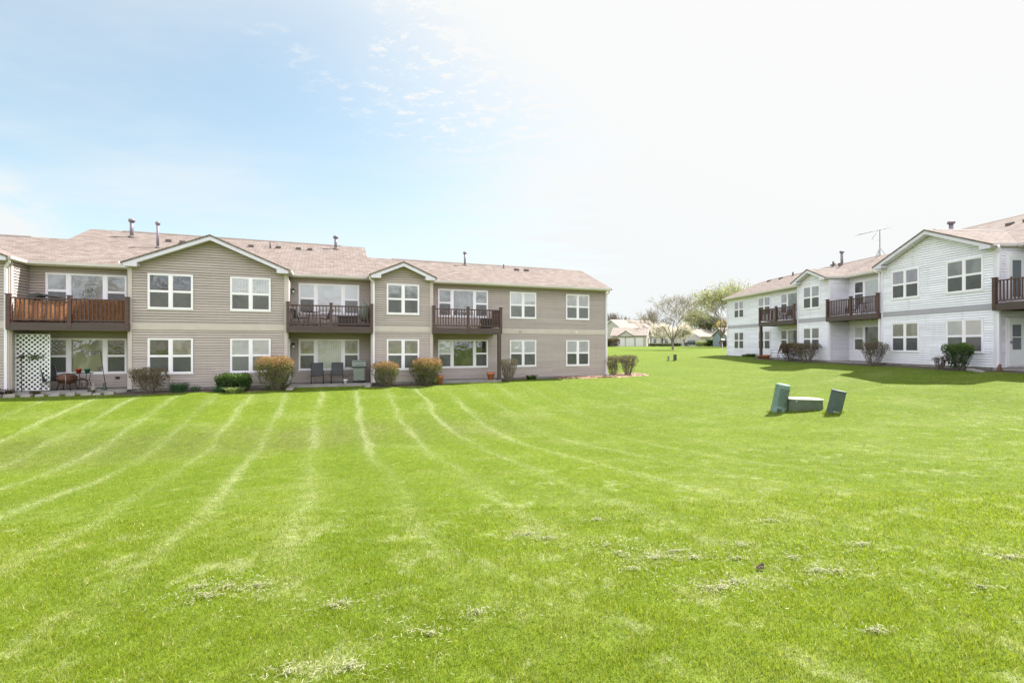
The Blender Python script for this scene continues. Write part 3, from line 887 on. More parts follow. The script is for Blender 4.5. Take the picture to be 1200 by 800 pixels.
stub(RR(9.4, 3.2), .38, 'short dark stub on the white building, left of the capped flue', .07)
stub(RR(4.9, 3.1), .30, 'short dark stub on the far end ridge of the white building', .07)
stub(RR(22.2, 3.7), .42, 'thick dark stub on the upper roof at the right edge of the photo', .085)
def roof_vent(loc, rz, label, grp):
    m = MB(); m.hull8([(-.13,-.15,-.05),(.13,-.15,-.05),(.13,.15,-.02),(-.13,.15,-.02),(-.13,-.15,.08),(.13,-.15,.08),(.10,.10,.14),(-.10,.10,.14)])
    o = m.build('roof_vent', M['ridge']); o.location = loc; o.rotation_euler = (0, 0, rz)
    tag(o, label, 'roof vent', grp)
for x, y, lb in ((-23.95,4.2,'first small box vent beside the tall thin flue'),(-23.3,4.1,'second small box vent right of the tall thin flue'),(-22.65,4.1,'third small box vent, just above the wide gable rake'),
             (-20.1,4.2,'small box vent nearest the wide gable peak on its right'),(-18.75,4.3,'small box vent beside the short plumbing stub'),(-17.7,4.3,'small box vent left of the ridge flue, farther one'),(-17.1,4.3,'small box vent left of the ridge flue, nearer one'),
             (-5.0,2.5,'left one of two box vents on the lower taupe roof'),(-4.35,2.5,'right one of two box vents on the lower taupe roof')):
    roof_vent(LR(x, y), .36, lb, 'box vents on the taupe roof')
for x, y, lb in ((1.9,2.9,'farthest box vent on the white building'),(3.6,2.9,'second box vent on the far roof of the white building'),(8.9,3.6,'box vent left of the dark stub on the white building'),(9.9,3.4,'box vent right of the dark stub on the white building'),
                 (20.9,3.9,'box vent left of the thick stub at the right edge'),(21.7,3.9,'box vent touching the thick stub at the right edge'),(23.2,3.9,'box vent right of the thick stub at the right edge')):
    roof_vent(RR(x, y), RA, lb, 'box vents on the white building')

def antenna():
    x, y = R2W(13.15, 3.6); z = .88+roof_z(3.4)-.25
    o = empty('roof_antenna', (x, y, z), R(8), 'tall television antenna on a tripod on the white building roof', 'antenna')
    MB().tube([(0,0,.1),(0,0,2.05)], .027, 6).build('mast', M['antenna'], o)
    for k in range(3):
        a = R(90+120*k); MB().tube([(math.cos(a)*.5, math.sin(a)*.45, .02), (0,0,.85)], .014, 5).build('leg', M['antenna'], o)
    bm_ = MB().tube([(-1.55,0,1.66),(.55,0,2.17)], .024, 5)
    for k in range(9):
        f = k/8; px = -1.5+2.0*f; pz = 1.67+.485*f; w = .25+.35*(1-abs(f-.6))
        bm_.tube([(px,-w,pz),(px,w,pz)], .009, 4)
    bm_.build('boom', M['antenna'], o)
    MB().tube([(-.12,0,2.0),(-.62,0,1.35)], .012, 5).tube([(-.62,0,1.35),(-.1,-.1,1.3)], .006, 4).build('strut', M['antenna'], o)
antenna()

# ------------------------------------------------------------------ plants
def leaves(name, P, size, mat, parent, tint, flat=0.0):
    P = np.asarray(P, float); n = len(P)
    size = np.asarray(size)*np.ones(n)
    u = rng.normal(size=(n, 3)); u /= np.linalg.norm(u, axis=1)[:, None]
    v = rng.normal(size=(n, 3)); v[:, 2] *= (1-flat); v -= u*(u*v).sum(1)[:, None]; v /= np.linalg.norm(v, axis=1)[:, None]
    a = u*size[:, None]*.5; b = v*size[:, None]*.32
    V = np.stack([P-a, P+b, P+a, P-b], 1).reshape(-1, 3)
    i = np.arange(n)*4; F = np.stack([i, i+1, i+2, i+3], 1)
    return mesh_np(name, V, F, mat, parent, tint=tint)

def clipped_shrub(loc, w, d, h, label, leafmat='leaf_hedge', n=2600, stems=16, bare=0., size=.05, name='shrub', group='clipped shrubs along the buildings', taper=.5, topw=.55, seed=0):
    """twiggy multi-stem shrub sheared flat on top: stems fan out from the base, leaves in the outer shell and thick on top"""
    r = random.Random(seed+int(w*100)+len(label)); rg = np.random.default_rng(seed+len(label))
    root = empty(name, loc, r.uniform(-.2, .2), label, 'shrub', group)
    mb = MB()
    tips = []
    for k in range(stems):
        a = 6.283*(k+r.random()*.7)/stems; q = math.sqrt(r.random())*.9+.1
        top = Vector((math.cos(a)*w*.47*q, math.sin(a)*d*.47*q, h*r.uniform(.82, .98)))
        b = Vector((math.cos(a)*w*.10*q, math.sin(a)*d*.10*q, -.08))
        mdl = b.lerp(top, .5)+Vector((math.cos(a)*w*.06, math.sin(a)*d*.06, -.02))
        mdl += Vector((r.uniform(-.04,.04), r.uniform(-.04,.04), 0))
        mb.tube([b, mdl, top], [.016, .011, .005], 4, cap=False)
        for j in range(7):
            f = r.uniform(.3, .95); p = b.lerp(mdl, f*2) if f < .5 else mdl.lerp(top, f*2-1)
            e = p+Vector((r.uniform(-.16,.16)*w/1.2, r.uniform(-.16,.16)*w/1.2, r.uniform(.10,.32)*h))
            e.z = min(e.z, h)
            mb.tube([p, e], [.007, .003], 3, cap=False); tips.append(e)
            for q2 in range(2):
                e2 = e.lerp(p, r.random()*.5)+Vector((r.uniform(-.09,.09), r.uniform(-.09,.09), r.uniform(.0,.14)))
                e2.z = min(e2.z, h*1.01); mb.tube([e.lerp(p, .5), e2], [.004, .002], 3, cap=False)
    mb.build('stems', M['stem'], root, fix=False)
    P = []; T = []
    m = 0; n = int(n*(1.9 if bare < .3 else 1.15)); size *= 1.1
    while m < n:
        z = rg.random()**(.62+bare*-.2); a = rg.random()*6.283
        rr = (taper+(1-taper)*min(1, z/topw)**.8)
        if z > .78: rr *= math.sqrt(max(0, 1-((z-.78)/.27)**2))*.25+.75
        q = 1-(rg.random()**2.0)*.75
        lump = 1+.11*math.sin(3*a+seed)+.08*math.sin(6*a+z*7+seed*2)+.05*math.sin(13*a+z*17)
        x = math.cos(a)*w*.5*rr*q*lump; y = math.sin(a)*d*.5*rr*q*lump
        # gaps
        g = math.sin(x*11+seed)+math.sin(y*13+z*9)+math.sin(z*h*10+x*5+seed*3)
        if g < -1.1+bare*1.2 and z < .82: continue
        if z < .5 and rg.random() < bare: continue
        P.append((x, y, z*h*(1+.05*math.sin(7*x+seed)*math.cos(6*y+seed)-.10*(q*rr)**4*(z>.7))+rg.normal()*.02)); m += 1
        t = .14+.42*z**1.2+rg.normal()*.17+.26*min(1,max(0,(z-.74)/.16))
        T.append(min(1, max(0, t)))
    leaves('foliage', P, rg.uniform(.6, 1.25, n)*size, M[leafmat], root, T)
    return root

def tuft_plant(loc, w, h, n, label, mat, name='plant', cat='plant', wid=.016, group=None):
    root = None; V = []; F = []; T = []
    for k in range(n):
        a = random.uniform(0, 6.28); q = math.sqrt(random.random())*w*.32
        b = Vector((math.cos(a)*q, math.sin(a)*q, -.03)); l = random.uniform(.3, 1)*w*.3
        hh = h*random.uniform(.6, 1.05); a2 = a+random.uniform(-.6, .6)
        m = b+Vector((math.cos(a2)*l*.3, math.sin(a2)*l*.3, hh*.6)); t = b+Vector((math.cos(a2)*l, math.sin(a2)*l, hh))
        s = Vector((-math.sin(a2), math.cos(a2), 0))*wid*.5
        i = len(V); V += [b-s, b+s, m+s*1.2, m-s*1.2, t+s*.2, t-s*.2]; F += [(i,i+1,i+2,i+3), (i+3,i+2,i+4,i+5)]; tt = random.random(); T += [tt, tt]
    o = mesh_np(name, [tuple(v) for v in V], F, M[mat], tint=T); o.location = loc
    return tag(o, label, cat, group)

S = clipped_shrub
S(onL(-23.02, -2.0), 1.45, 1.1, 1.04, 'dark straggly shrub between the left patio and the wide gable windows', 'leaf_brown', 2500, 20, .35, seed=1, topw=.7)
S(onL(-19.95, -1.95), 1.42, .9, .74, 'low dark green glossy shrub under the right window of the wide gable', 'leaf_green', 3400, 12, .0, .06, seed=2, taper=.8, topw=.3)
S(onL(-18.28, -2.15), 1.52, 1.25, 1.50, 'largest orange tipped clipped shrub at the right corner of the wide gable', 'leaf_hedge', 5200, 22, .05, .048, seed=3, taper=.55)
S(onL(-13.50, -2.1), 1.22, 1.0, 1.20, 'orange tipped shrub beside the white downspout of the small gable', 'leaf_hedge', 3400, 18, .15, .046, seed=4, taper=.4)
S(onL(-11.52, -2.1), 1.52, 1.15, 1.34, 'broad orange tipped shrub in front of the small gable right corner', 'leaf_hedge', 5000, 20, .05, .048, seed=5, taper=.6)
S(onL(-7.02, -1.45), 1.1, 1.0, 1.22, 'bare twiggy shrub just right of the dark balcony post', 'leaf_brown', 1500, 26, .6, .04, seed=6, taper=.3, topw=.8)
S(onL(.38, -.15), 1.0, .95, 1.27, 'narrow brown clipped shrub touching the right corner of the taupe building', 'leaf_brown', 1900, 22, .55, .045, seed=7, taper=.4, topw=.75)
S(onL(1.42, -.2), 1.18, 1.1, 1.29, 'wide brown clipped shrub standing free at the end of the mulch bed', 'leaf_brown', 2400, 26, .5, .045, seed=8, taper=.4, topw=.75)
S(onR(12.15, -2.0), 1.45, 1.1, 1.25, 'reddish brown shrub left in the touching pair by the white building', 'leaf_red', 2600, 18, .2, .05, seed=9, taper=.5, topw=.6)
S(onR(14.0, -2.2), 1.75, 1.2, 1.28, 'grey twiggy shrub right in the touching pair by the white building', 'leaf_brown', 2300, 28, .5, .045, seed=10, taper=.25, topw=.8)
S(onR(19.35, -2.25), 1.42, 1.2, 1.30, 'vase shaped bare branched shrub at the left corner of the white wide gable', 'leaf_brown', 2300, 30, .6, .042, seed=11, taper=.2, topw=.85)
S(onR(23.9, -2.2), 1.12, 1.0, 1.20, 'green leafy clipped shrub under the right window of the white wide gable', 'leaf_green', 3600, 20, .1, .046, seed=12, taper=.35, topw=.8)
S(onR(22.95, -2.1), .55, .5, .58, 'small scraggly rose bush beside the green clipped shrub', 'leaf_red', 420, 12, .3, .045, seed=13, taper=.5, topw=.8, group='small plants by the buildings')
tuft_plant(onL(-22.0, -1.95), .95, .48, 260, 'clump of blue green daffodil leaves under the left wide gable window', 'leaf_daff')
tuft_plant(onL(-21.4, -1.9), .5, .30, 90, 'smaller blue green leaf clump right of the big daffodil clump', 'leaf_daff')
tuft_plant(onL(-20.45, -2.25), .6, .30, 130, 'blue green leaf clump left of the pale variegated plant', 'leaf_daff')
tuft_plant(onL(-19.85, -2.45), 1.0, .28, 240, 'pale variegated leafy plant in front of the low dark shrub', 'leaf_lime', wid=.045)
tuft_plant(onL(-5.35, -.75), .75, .30, 150, 'small green plant at the wall between the two lower right windows', 'leaf_green', wid=.035)
tuft_plant(onR(4.9, -.6), 1.1, .30, 150, 'low dark green plant at the far foot of the white building', 'leaf_green', wid=.04)
tuft_plant(onR(4.0, -.6), .7, .20, 90, 'tiny dark plant left of the low plant at the white building', 'leaf_green', wid=.04)

def draped(name, pts_fn, nx, ny, mat, dz, kind='stuff', label=None, cat=None):
    V = []; F = []
    for j in range(ny+1):
        for i in range(nx+1):
            x, y = pts_fn(i/nx, j/ny); edge = min(i, nx-i, j, ny-j)
            V.append((x, y, tz(x, y)+(dz+random.uniform(-.012, .02) if edge > 0 else -.05)))
    for j in range(ny):
        for i in range(nx): a = j*(nx+1)+i; F.append((a, a+1, a+nx+2, a+nx+1))
    o = mesh_np(name, V, F, M[mat], smooth=False); tag(o, label, cat, kind=kind); return o
draped('mulch_bed', lambda u, v: L2W(-3.6+6.3*u, (-1.05+ .22*math.sin(u*17)*.5)*(1-v)*(1-.55*max(0,(u-.75))*2)+ (.0+ (1.0 if u > .58 else 0))*v), 60, 14, 'mulch', .055, label='reddish wood mulch bed around the building corner', cat='mulch')
draped('soil_bed', lambda u, v: L2W(-24.2+6.4*u, -2.35-.12*math.sin(u*11)+1.05*v), 50, 8, 'soil', .02, label='dark soil bed under the wide taupe gable', cat='soil')
draped('soil_bed', lambda u, v: L2W(-14.2+3.4*u, -2.3-.1*math.sin(u*11)+1.0*v), 30, 8, 'soil', .02, label='dark soil bed under the small taupe gable', cat='soil')
draped('soil_bed', lambda u, v: L2W(-7.3+3.9*u, -.85-.1*math.sin(u*11)+.85*v), 30, 6, 'soil', .02, label='dark soil strip under the right lower windows', cat='soil')
draped('soil_bed', lambda u, v: R2W(7.5+22*u, -2.35-.12*math.sin(u*29)+2.3*v), 110, 10, 'soil', .02, label='brown soil bed along the white building', cat='soil')
def chips():
    V = []; F = []; T = []
    for k in range(2600):
        x = random.uniform(-3.5, 2.6); y = random.uniform(-1.0, .9 if x > .25 else -.05)
        wx, wy = L2W(x, y)
        if x > 1.6 and abs(y) > .75: continue
        p = Vector((wx, wy, tz(wx, wy)+.075+random.uniform(0, .03))); L = random.uniform(.02, .06); h = random.uniform(0, 6.28)
        d = Vector((math.cos(h), math.sin(h), random.uniform(-.3,.3)))*L; e = Vector((-math.sin(h), math.cos(h), random.uniform(-.3,.3)))*L*.35
        i = len(V); V += [p-d-e, p+d-e, p+d+e, p-d+e]; F.append((i,i+1,i+2,i+3)); T.append(random.random())
    mm = leaf_mat('bark_chip', [(0, (.16, .085, .055)), (.5, (.36, .22, .15)), (1, (.60, .48, .38))], .1)
    tag(mesh_np('bark_chips', [tuple(v) for v in V], F, mm, tint=T), 'loose bark chips on the mulch bed at the building corner', 'mulch', kind='stuff')
chips()

# ------------------------------------------------------------------ patio and balcony things
def place(o, loc, rz=0): o.location = loc; o.rotation_euler = (0, 0, rz); return o
PZ = .036    # patio top above the building datum
def LP(x, y, z=PZ): a, b = L2W(x, y); return (a, b, z)
def RP(x, y, z=PZ): a, b = R2W(x, y); return (a, b, .88+z)

def sling_chair(label, loc, rz, fabric='black', frame='darkm', group=None, back=.62, s=1.):
    o = empty('patio_chair', loc, rz, label, 'chair', group)
    MB().hull8([(-.25,-.24,.40),(.25,-.24,.40),(.24,.20,.36),(-.24,.20,.36),(-.25,-.24,.425),(.25,-.24,.425),(.24,.20,.385),(-.24,.20,.385)]).build('seat', M[fabric], o)
    MB().hull8([(-.25,.20,.38),(.25,.20,.38),(.25,.225,.38),(-.25,.225,.38),(-.25,.36,.38+back),(.25,.36,.38+back),(.25,.385,.38+back),(-.25,.385,.38+back)]).build('backrest', M[fabric], o)
    for sx in (-.27, .27):
        MB().tube([(sx,-.26,.0),(sx,-.25,.42),(sx,-.24,.62),(sx,.26,.62)], .013, 6).build('armrest', M[frame], o)
        MB().tube([(sx,.26,.0),(sx,.21,.38),(sx*.96,.37,.38+back)], .013, 6).build('leg', M[frame], o)
    return o
# recess two: two black chairs facing the lawn, small table, grill
# the building's facade faces -y locally; chairs face the lawn (front = -y)
sling_chair('black sling chair left of the small side table on the middle patio', LP(-16.60,-.95), .36+.05, group='black chairs on the middle patio')
sling_chair('black sling chair right of the small side table, next to the grill', LP(-15.72+.02,-.98), .36-.05, group='black chairs on the middle patio')
def side_table(loc, label, w=.4, h=.45, mat='darkm'):
    o = empty('side_table', loc, .36, label, 'table')
    MB().box(-w/2,w/2,-w/2,w/2,h-.02,h).build('table_top', M[mat], o)
    for a in (-1,1):
        for b in (-1,1): MB().tube([(a*w*.46,b*w*.46,0),(a*w*.44,b*w*.44,h-.02)], .011, 5).build('leg', M[mat], o)
side_table(LP(-16.16,-.75), 'small dark side table between the two black chairs')
def grill(loc, label):
    o = empty('barbecue_grill', loc, .36, label, 'grill')
    MB().box(-.27,.27,-.22,.22,.10,.74).build('cabinet', M['grill'], o, bevel=.01)
    d = MB().box(-.22,.22,-.245,-.222,.14,.68).build('cabinet_door', M['grill'], o)
    MB().box(-.10,.10,-.27,-.246,.58,.60).build('handle', M['silver'], d)
    MB().prism([(-.24,.80),(-.22,1.0),(-.10,1.12),(.10,1.13),(.22,1.02),(.24,.80)], -.33, .33, lambda u,v,w: (w,u,v)).build('hood', M['grill'], o, bevel=.01)
    MB().tube([(-.2,-.27,.90),(.2,-.27,.90)], .012, 6).build('hood_handle', M['silver'], o)
    MB().box(-.34,.34,-.25,.25,.74,.80).build('firebox', M['black'], o)
    MB().box(-.60,-.345,-.20,.20,.76,.79).build('side_shelf', M['grill'], o)
    for x in (-.24,.24): MB().tube([(x-.02,.14,.06),(x+.02,.14,.06)], .06, 10).build('wheel', M['black'], o)
    for x in (-.24,.24): MB().tube([(x,-.17,0),(x,-.17,.1)], .018, 6).build('leg', M['black'], o)
grill(LP(-14.68,-.80), 'grey green barbecue grill with closed hood by the patio downspout')
def pot(name, loc, r, h, mat, label, cat='pot', plant=None, pc='leaf_green'):
    o = tag(MB().lathe([(r*.68,0),(r*.92,h*.72),(r*1.08,h*.74),(r*1.1,h*.98),(r*.98,h),(r*.9,h*.86),(.01,h*.85)], (0,0,0), 18).build(name, M[mat]), label, cat)
    o.location = loc; return o
pot('flower_pot', LP(-15.33,-1.12), .10, .19, 'white', 'small white pot at the feet of the right black chair')
pot('flower_pot', (*onL(-10.88,-1.95)[:2], onL(-10.88,-1.95)[2]), .20, .46, 'terra', 'terracotta pot half hidden behind the broad orange tipped shrub')
pot('flower_pot', (*onL(-7.95,-1.28)[:2], .036), .21, .40, 'terra', 'terracotta pot on the slab just left of the dark balcony post')
def splash(loc, rz, label):
    m = MB(); m.hull8([(-.14,-.35,-.02),(.14,-.35,-.02),(.12,.3,.02),(-.12,.3,.02),(-.16,-.35,.06),(.16,-.35,.06),(.14,.3,.13),(-.14,.3,.13)])
    o = m.build('splash_block', M['stone'], bevel=.015); place(o, loc, rz); tag(o, label, 'splash block')
splash(onL(-17.68,-2.15,.01), .3, 'pale splash block leaning at the base of the largest orange tipped shrub')
splash(onR(24.75,-2.35,.0), RA+1.3, 'flat white stone slab on the soil right of the green shrub')
splash(onL(-14.35,-1.75,-.01), .36, 'small pale splash block under the small gable downspout')

# lattice on the left patio
def lattice():
    o = empty('lattice_panel', LP(-27.22,-.98,0), .36, 'white diagonal lattice privacy panel on the left patio', 'lattice')
    w, z0, z1 = 1.05, .10, 2.30; h = z1-z0
    f = MB().box(-w/2-.03,-w/2,-.02,.02,z0,z1).box(w/2,w/2+.03,-.02,.02,z0,z1).box(-w/2-.03,w/2+.03,-.021,.021,z0-.03,z0).box(-w/2-.03,w/2+.03,-.021,.021,z1,z1+.03)
    f.build('frame', M['lattice'], o)
    for sgn, yy, nm in ((1,-.009,'slats'), (-1,.004,'slats')):
        m = MB(); st = .178; sw = .029
        c = -h
        while c < w+h:
            pts = []
            # line x = -w/2 + c + s*t , z from z0
            if sgn > 0: xa, xb = -w/2+c, -w/2+c+h
            else: xa, xb = -w/2+c+ (h if False else 0)+h, -w/2+c
            def clip(xa, xb):
                za, zb_ = z0, z1; dx = xb-xa
                t0, t1 = 0., 1.
                for lim, s_ in ((-w/2, 1), (w/2, -1)):
                    fa = (xa-lim)*s_; fb = (xb-lim)*s_
                    if fa < 0 and fb < 0: return None
                    if fa < 0: t0 = max(t0, fa/(fa-fb))
                    if fb < 0: t1 = min(t1, fa/(fa-fb))
                if t1 <= t0: return None
                return (xa+dx*t0, z0+h*t0, xa+dx*t1, z0+h*t1)
            r = clip(xa, xb)
            if r:
                x0, a0, x1, a1 = r
                d = Vector((x1-x0, 0, a1-a0)); d.normalize(); nn = Vector((-d.z, 0, d.x))*sw/1.0*.72
                p = [Vector((x0,yy,a0))-nn, Vector((x0,yy,a0))+nn, Vector((x1,yy,a1))+nn, Vector((x1,yy,a1))-nn]
                q = [v+Vector((0,.009,0)) for v in p]
                m.hull8([p[0],p[3],q[3],q[0],p[1],p[2],q[2],q[1]])
            c += st
        m.build(nm, M['lattice'], o)
    vine = [(random.gauss(.05,.14), -.04+random.uniform(-.02,.02), 1.42+random.gauss(0,.07)) for _ in range(90)]
    leaves('vine', vine, .07, M['leaf_green'], o, rng.random(90))
lattice()
o = sling_chair('folding chair with black fabric and pale metal frame before the white lattice', LP(-26.55,-1.0), .36+.9, frame='silver')
def fire_pit(loc):
    o = empty('fire_pit', loc, .3, 'rusty brown bowl fire pit on dark legs left of the window table', 'fire pit')
    MB().lathe([(.12,.24),(.27,.32),(.34,.46),(.35,.52),(.31,.52),(.01,.40)], (0,0,0), 18).build('bowl', M['rust'], o)
    MB().lathe([(.35,.52),(.28,.60),(.14,.67),(.03,.69)], (0,0,0), 18).build('lid', M['rust'], o)
    for k in range(4):
        a = R(45+90*k); MB().tube([(math.cos(a)*.34,math.sin(a)*.34,0),(math.cos(a)*.22,math.sin(a)*.22,.34)], .014, 5).build('leg', M['darkm'], o)
fire_pit(LP(-26.28,-.62))
def wheel_thing(loc):
    o = empty('hose_reel', loc, .5, 'rusty round hose reel on the left patio beside the fire pit', 'hose reel')
    m = MB(); n = 18
    m.tube([(math.cos(6.283*k/n)*.2, 0, .26+math.sin(6.283*k/n)*.2) for k in range(n+1)], .025, 6, cap=False)
    m.build('rim', M['rust'], o); MB().box(-.16,.16,-.05,.05,.0,.05).tube([(0,0,.02),(0,0,.28)], .018, 5).build('stand', M['darkm'], o)
wheel_thing(LP(-25.75,-.7))
def glass_table(loc):
    o = empty('patio_table', loc, .36, 'small dark metal table with curved legs under the left patio window', 'table')
    MB().lathe([(.33,.685),(.345,.70),(.33,.712)], (0,0,0), 20).build('table_top', M['darkm'], o)
    for k in range(4):
        a = R(45+90*k); c, s = math.cos(a), math.sin(a)
        MB().tube([(c*.42,s*.42,0),(c*.27,s*.27,.22),(c*.22,s*.22,.45),(c*.28,s*.28,.69)], .012, 5).build('leg', M['darkm'], o)
    MB().tube([(math.cos(6.283*k/12)*.21, math.sin(6.283*k/12)*.21, .42) for k in range(13)], .008, 4, cap=False).build('brace', M['darkm'], o)
glass_table(LP(-25.70+.12,-1.05))
pot('flower_pot', LP(-25.72,-1.05,PZ+.712), .10, .17, 'redpot', 'red glazed pot on the small patio table')
p = pot('flower_pot', LP(-25.44,-1.02,PZ+.712), .10, .17, 'greenpot', 'dark green pot on the small patio table')
def hook(loc, h, label, lean=-.18):
    o = empty('garden_hook', loc, .36, label, 'garden hook')
    MB().tube([(lean*-1,0,0),(0,0,h*.93),(lean*.2,0,h),(lean*1.0,0,h*.97),(lean*1.2,0,h*.9)], .012, 5).build('pole', M['black'], o)
    return o
hook(LP(-24.98,-1.05), 1.62, 'black crook shaped garden hook leaning right of the small table')
def solar(loc):
    o = empty('garden_light', loc, 0, 'tall black stake garden light before the white lattice', 'garden light')
    MB().tube([(0,0,-.1),(0,0,1.38)], .014, 5).build('stake', M['black'], o)
    MB().lathe([(.02,1.36),(.08,1.40),(.10,1.47),(.03,1.52)], (0,0,0), 10).build('lamp_head', M['black'], o)
solar(LP(-27.44,-1.25,0))
def tub(loc, label, r=.30, h=.30):
    o = tag(MB().lathe([(r*.75,0),(r,h),(r*1.08,h),(r*1.08,h*.9),(r*.98,h*.88),(r*.95,h*.96),(.01,h*.8)], (0,0,0), 18).build('planter_tub', M['greytub']), label, 'planter')
    o.location = loc
tub(onL(-28.25,-1.75,.0), 'dark green round tub at the foot of the left downspout', .36, .30)
def gnome_like(loc, label, mats):
    m = MB().lathe([(.08,0),(.09,.08),(.05,.18),(.06,.22),(.05,.28),(.02,.32)], (0,0,0), 12)
    o = tag(m.build('garden_ornament', M[mats]), label, 'ornament'); o.location = loc
gnome_like(LP(-25.15,-1.25), 'small pale garden ornament left of the crook shaped hook', 'stone')
gnome_like(LP(-24.80,-1.20), 'grey blue garden ornament at the foot of the crook shaped hook', 'slate')
gnome_like(onR(25.35,-1.9), 'brown arched garden ornament by the corner downspout of the white building', 'rust')
# edging blocks, each liftable
xs = [-27.9,-27.45,-26.95,-26.55,-26.1,-25.6,-25.1,-24.75,-24.35]
wd = ['grey edging stone at the far left of the patio edge','second grey edging stone from the left on the patio edge','flat edging stone in front of the lattice','edging stone in front of the folding chair','edging stone in front of the fire pit','edging stone in front of the small table','edging stone left of the pale ornament','edging stone below the garden hook','edging stone nearest the straggly shrub']
for k, x in enumerate(xs):
    m = MB(); w = random.uniform(.13,.21); h = random.uniform(.05,.11)
    m.hull8([(-w,-.11,-.1),(w,-.10,-.1),(w*.95,.11,-.1),(-w,.1,-.1),(-w*.95,-.09,h),(w*.93,-.09,h*.95),(w*.9,.09,h),(-w*.9,.09,h*.93)])
    o = m.build('edging_stone', M['stone'], bevel=.012); place(o, onL(x,-1.98,.02), .36+random.uniform(-.12,.12)); tag(o, wd[k], 'edging stone', 'edging stones along the left patio')
for x, y, s_, lb in ((-27.7,-1.55,1,'weedy plant behind the left edging stones'),(-26.85,-1.7,.8,'small leafy plant at the foot of the lattice'),(-25.05,-1.75,.7,'low leafy plant before the small table')):
    tuft_plant(onL(x,y,.02), .5*s_, .28*s_, 70, lb, 'leaf_brown', wid=.03)

# balcony things
DZ = 2.79
def reed():
    V = []; F = []; nx, nz = 60, 8
    for sgn in (0, 1):
        for j in range(nz+1):
            for i in range(nx+1):
                u = i/nx; v = j/nz
                yt = .10+.34*math.exp(-((u-.33)/.28)**2)+.06*math.sin(u*17)
                V.append((-1.86+3.66*u, yt*v**1.2+.018*math.sin(u*60)+sgn*.008, .86*v*(1-.04*math.sin(u*6.3))))
    n = (nx+1)*(nz+1)
    for j in range(nz):
        for i in range(nx):
            q = j*(nx+1)+i; F.append((q, q+1, q+nx+2, q+nx+1)); F.append((q+n, q+nx+1+n, q+nx+2+n, q+1+n))
    o = tag(mesh_np('privacy_screen', V, F, M['reed']), 'orange brown privacy sheet sagging inside the left balcony railing', 'privacy screen')
    place(o, LP(-25.80,-1.38,DZ+.07), .36)
reed()
def cover(loc):
    m = MB(); n = 10
    o = empty('covered_lounger', loc, .36, 'dark curved lounge chair back rising above the left balcony railing', 'lounge chair')
    m.hull8([(-.75,-.28,.25),(.55,-.28,.25),(.55,.28,.25),(-.75,.28,.25),(-.75,-.28,.33),(.55,-.28,.33),(.55,.28,.33),(-.75,.28,.33)]).build('seat', M['black'], o)
    MB().prism([(-.45,.33),(-.62,.70),(-.50,1.12),(-.20,1.22),(.35,1.10),(.85,.98),(.40,1.04),(-.15,1.10),(-.35,.95),(-.35,.4)], -.28, .28, lambda u,v,w: (u,w,v)).build('backrest', M['darkm'], o, bevel=.02)
    for x in (-.6,.45):
        for y in (-.24,.24): MB().tube([(x,y,0),(x,y,.26)], .015, 5).build('leg', M['darkm'], o)
cover(LP(-26.85,-.75,DZ))
def round_table(loc, label, r=.42, h=.70):
    o = empty('balcony_table', loc, 0, label, 'table')
    MB().lathe([(r,h-.02),(r+.01,h-.01),(r,h)], (0,0,0), 18).build('table_top', M['darkm'], o)
    for k in range(4):
        a = R(45+90*k); MB().tube([(math.cos(a)*r*.8,math.sin(a)*r*.8,0),(math.cos(a)*r*.4,math.sin(a)*r*.4,h-.02)], .012, 5).build('leg', M['darkm'], o)
round_table(LP(-16.9,-.75,DZ), 'dark round bistro table on the middle balcony')
sling_chair('dark chair at the left end of the middle balcony', LP(-17.35,-.8,DZ), .36+1.2, back=.45, group='chairs on the middle balcony')
sling_chair('dark chair just left of the middle post of the middle balcony', LP(-16.3,-.7,DZ), .36-1.2, back=.45, group='chairs on the middle balcony')
def storage_bench(loc, label, w=.95):
    o = empty('storage_box', loc, .36, label, 'storage box')
    MB().box(-w/2,w/2,-.25,.25,.02,.48).build('box', M['black'], o, bevel=.01)
    MB().box(-w/2-.02,w/2+.02,-.27,.27,.482,.53).build('lid', M['darkm'], o, bevel=.01)
storage_bench(LP(-15.2,-.7,DZ), 'low dark storage box on the right half of the middle balcony')
def umbrella_closed(loc):
    o = empty('folded_umbrella', loc, .3, 'folded sage green patio umbrella standing in the corner of the middle balcony', 'umbrella')
    MB().tube([(0,0,0),(0,0,1.28)], .018, 6).build('pole', M['darkm'], o)
    MB().lathe([(.10,.30),(.22,.42),(.26,.75),(.22,1.05),(.06,1.24)], (0,0,0), 10).build('canopy', M['sage'], o)
    MB().lathe([(.2,0),(.2,.05),(.04,.09)], (0,0,0), 12).build('base', M['black'], o)
umbrella_closed(LP(-14.42,-.55,DZ))
pot('flower_pot', LP(-8.6,-1.25,DZ), .11, .22, 'far_wall2', 'pale pink pot behind the balusters of the right taupe balcony')
storage_bench(LP(-8.15,-1.1,DZ), 'low dark box at the right end of the right taupe balcony', .5)
pot('flower_pot', LP(-9.05,-1.2,DZ), .08, .14, 'white', 'small white pot at the middle post of the right taupe balcony')
round_table(RP(9.3,-.75,DZ), 'dark round table on the far white building balcony', .38)
sling_chair('dark chair on the far white building balcony', RP(10.2,-.8,DZ), RA+.6, back=.5)
sling_chair('dark chair left of the middle post on the near white balcony', RP(16.0,-.75,DZ), RA-.5, back=.5)
round_table(RP(16.75,-.7,DZ), 'dark round table behind the middle post of the near white balcony', .35)
sling_chair('reddish framed armchair on the patio of the white building', RP(9.6,-1.5,PZ), RA-.7, fabric='redwood', frame='redwood')
sling_chair('pale framed dark chair right of the reddish armchair', RP(10.35,-1.35,PZ), RA+.3, fabric='black', frame='silver')
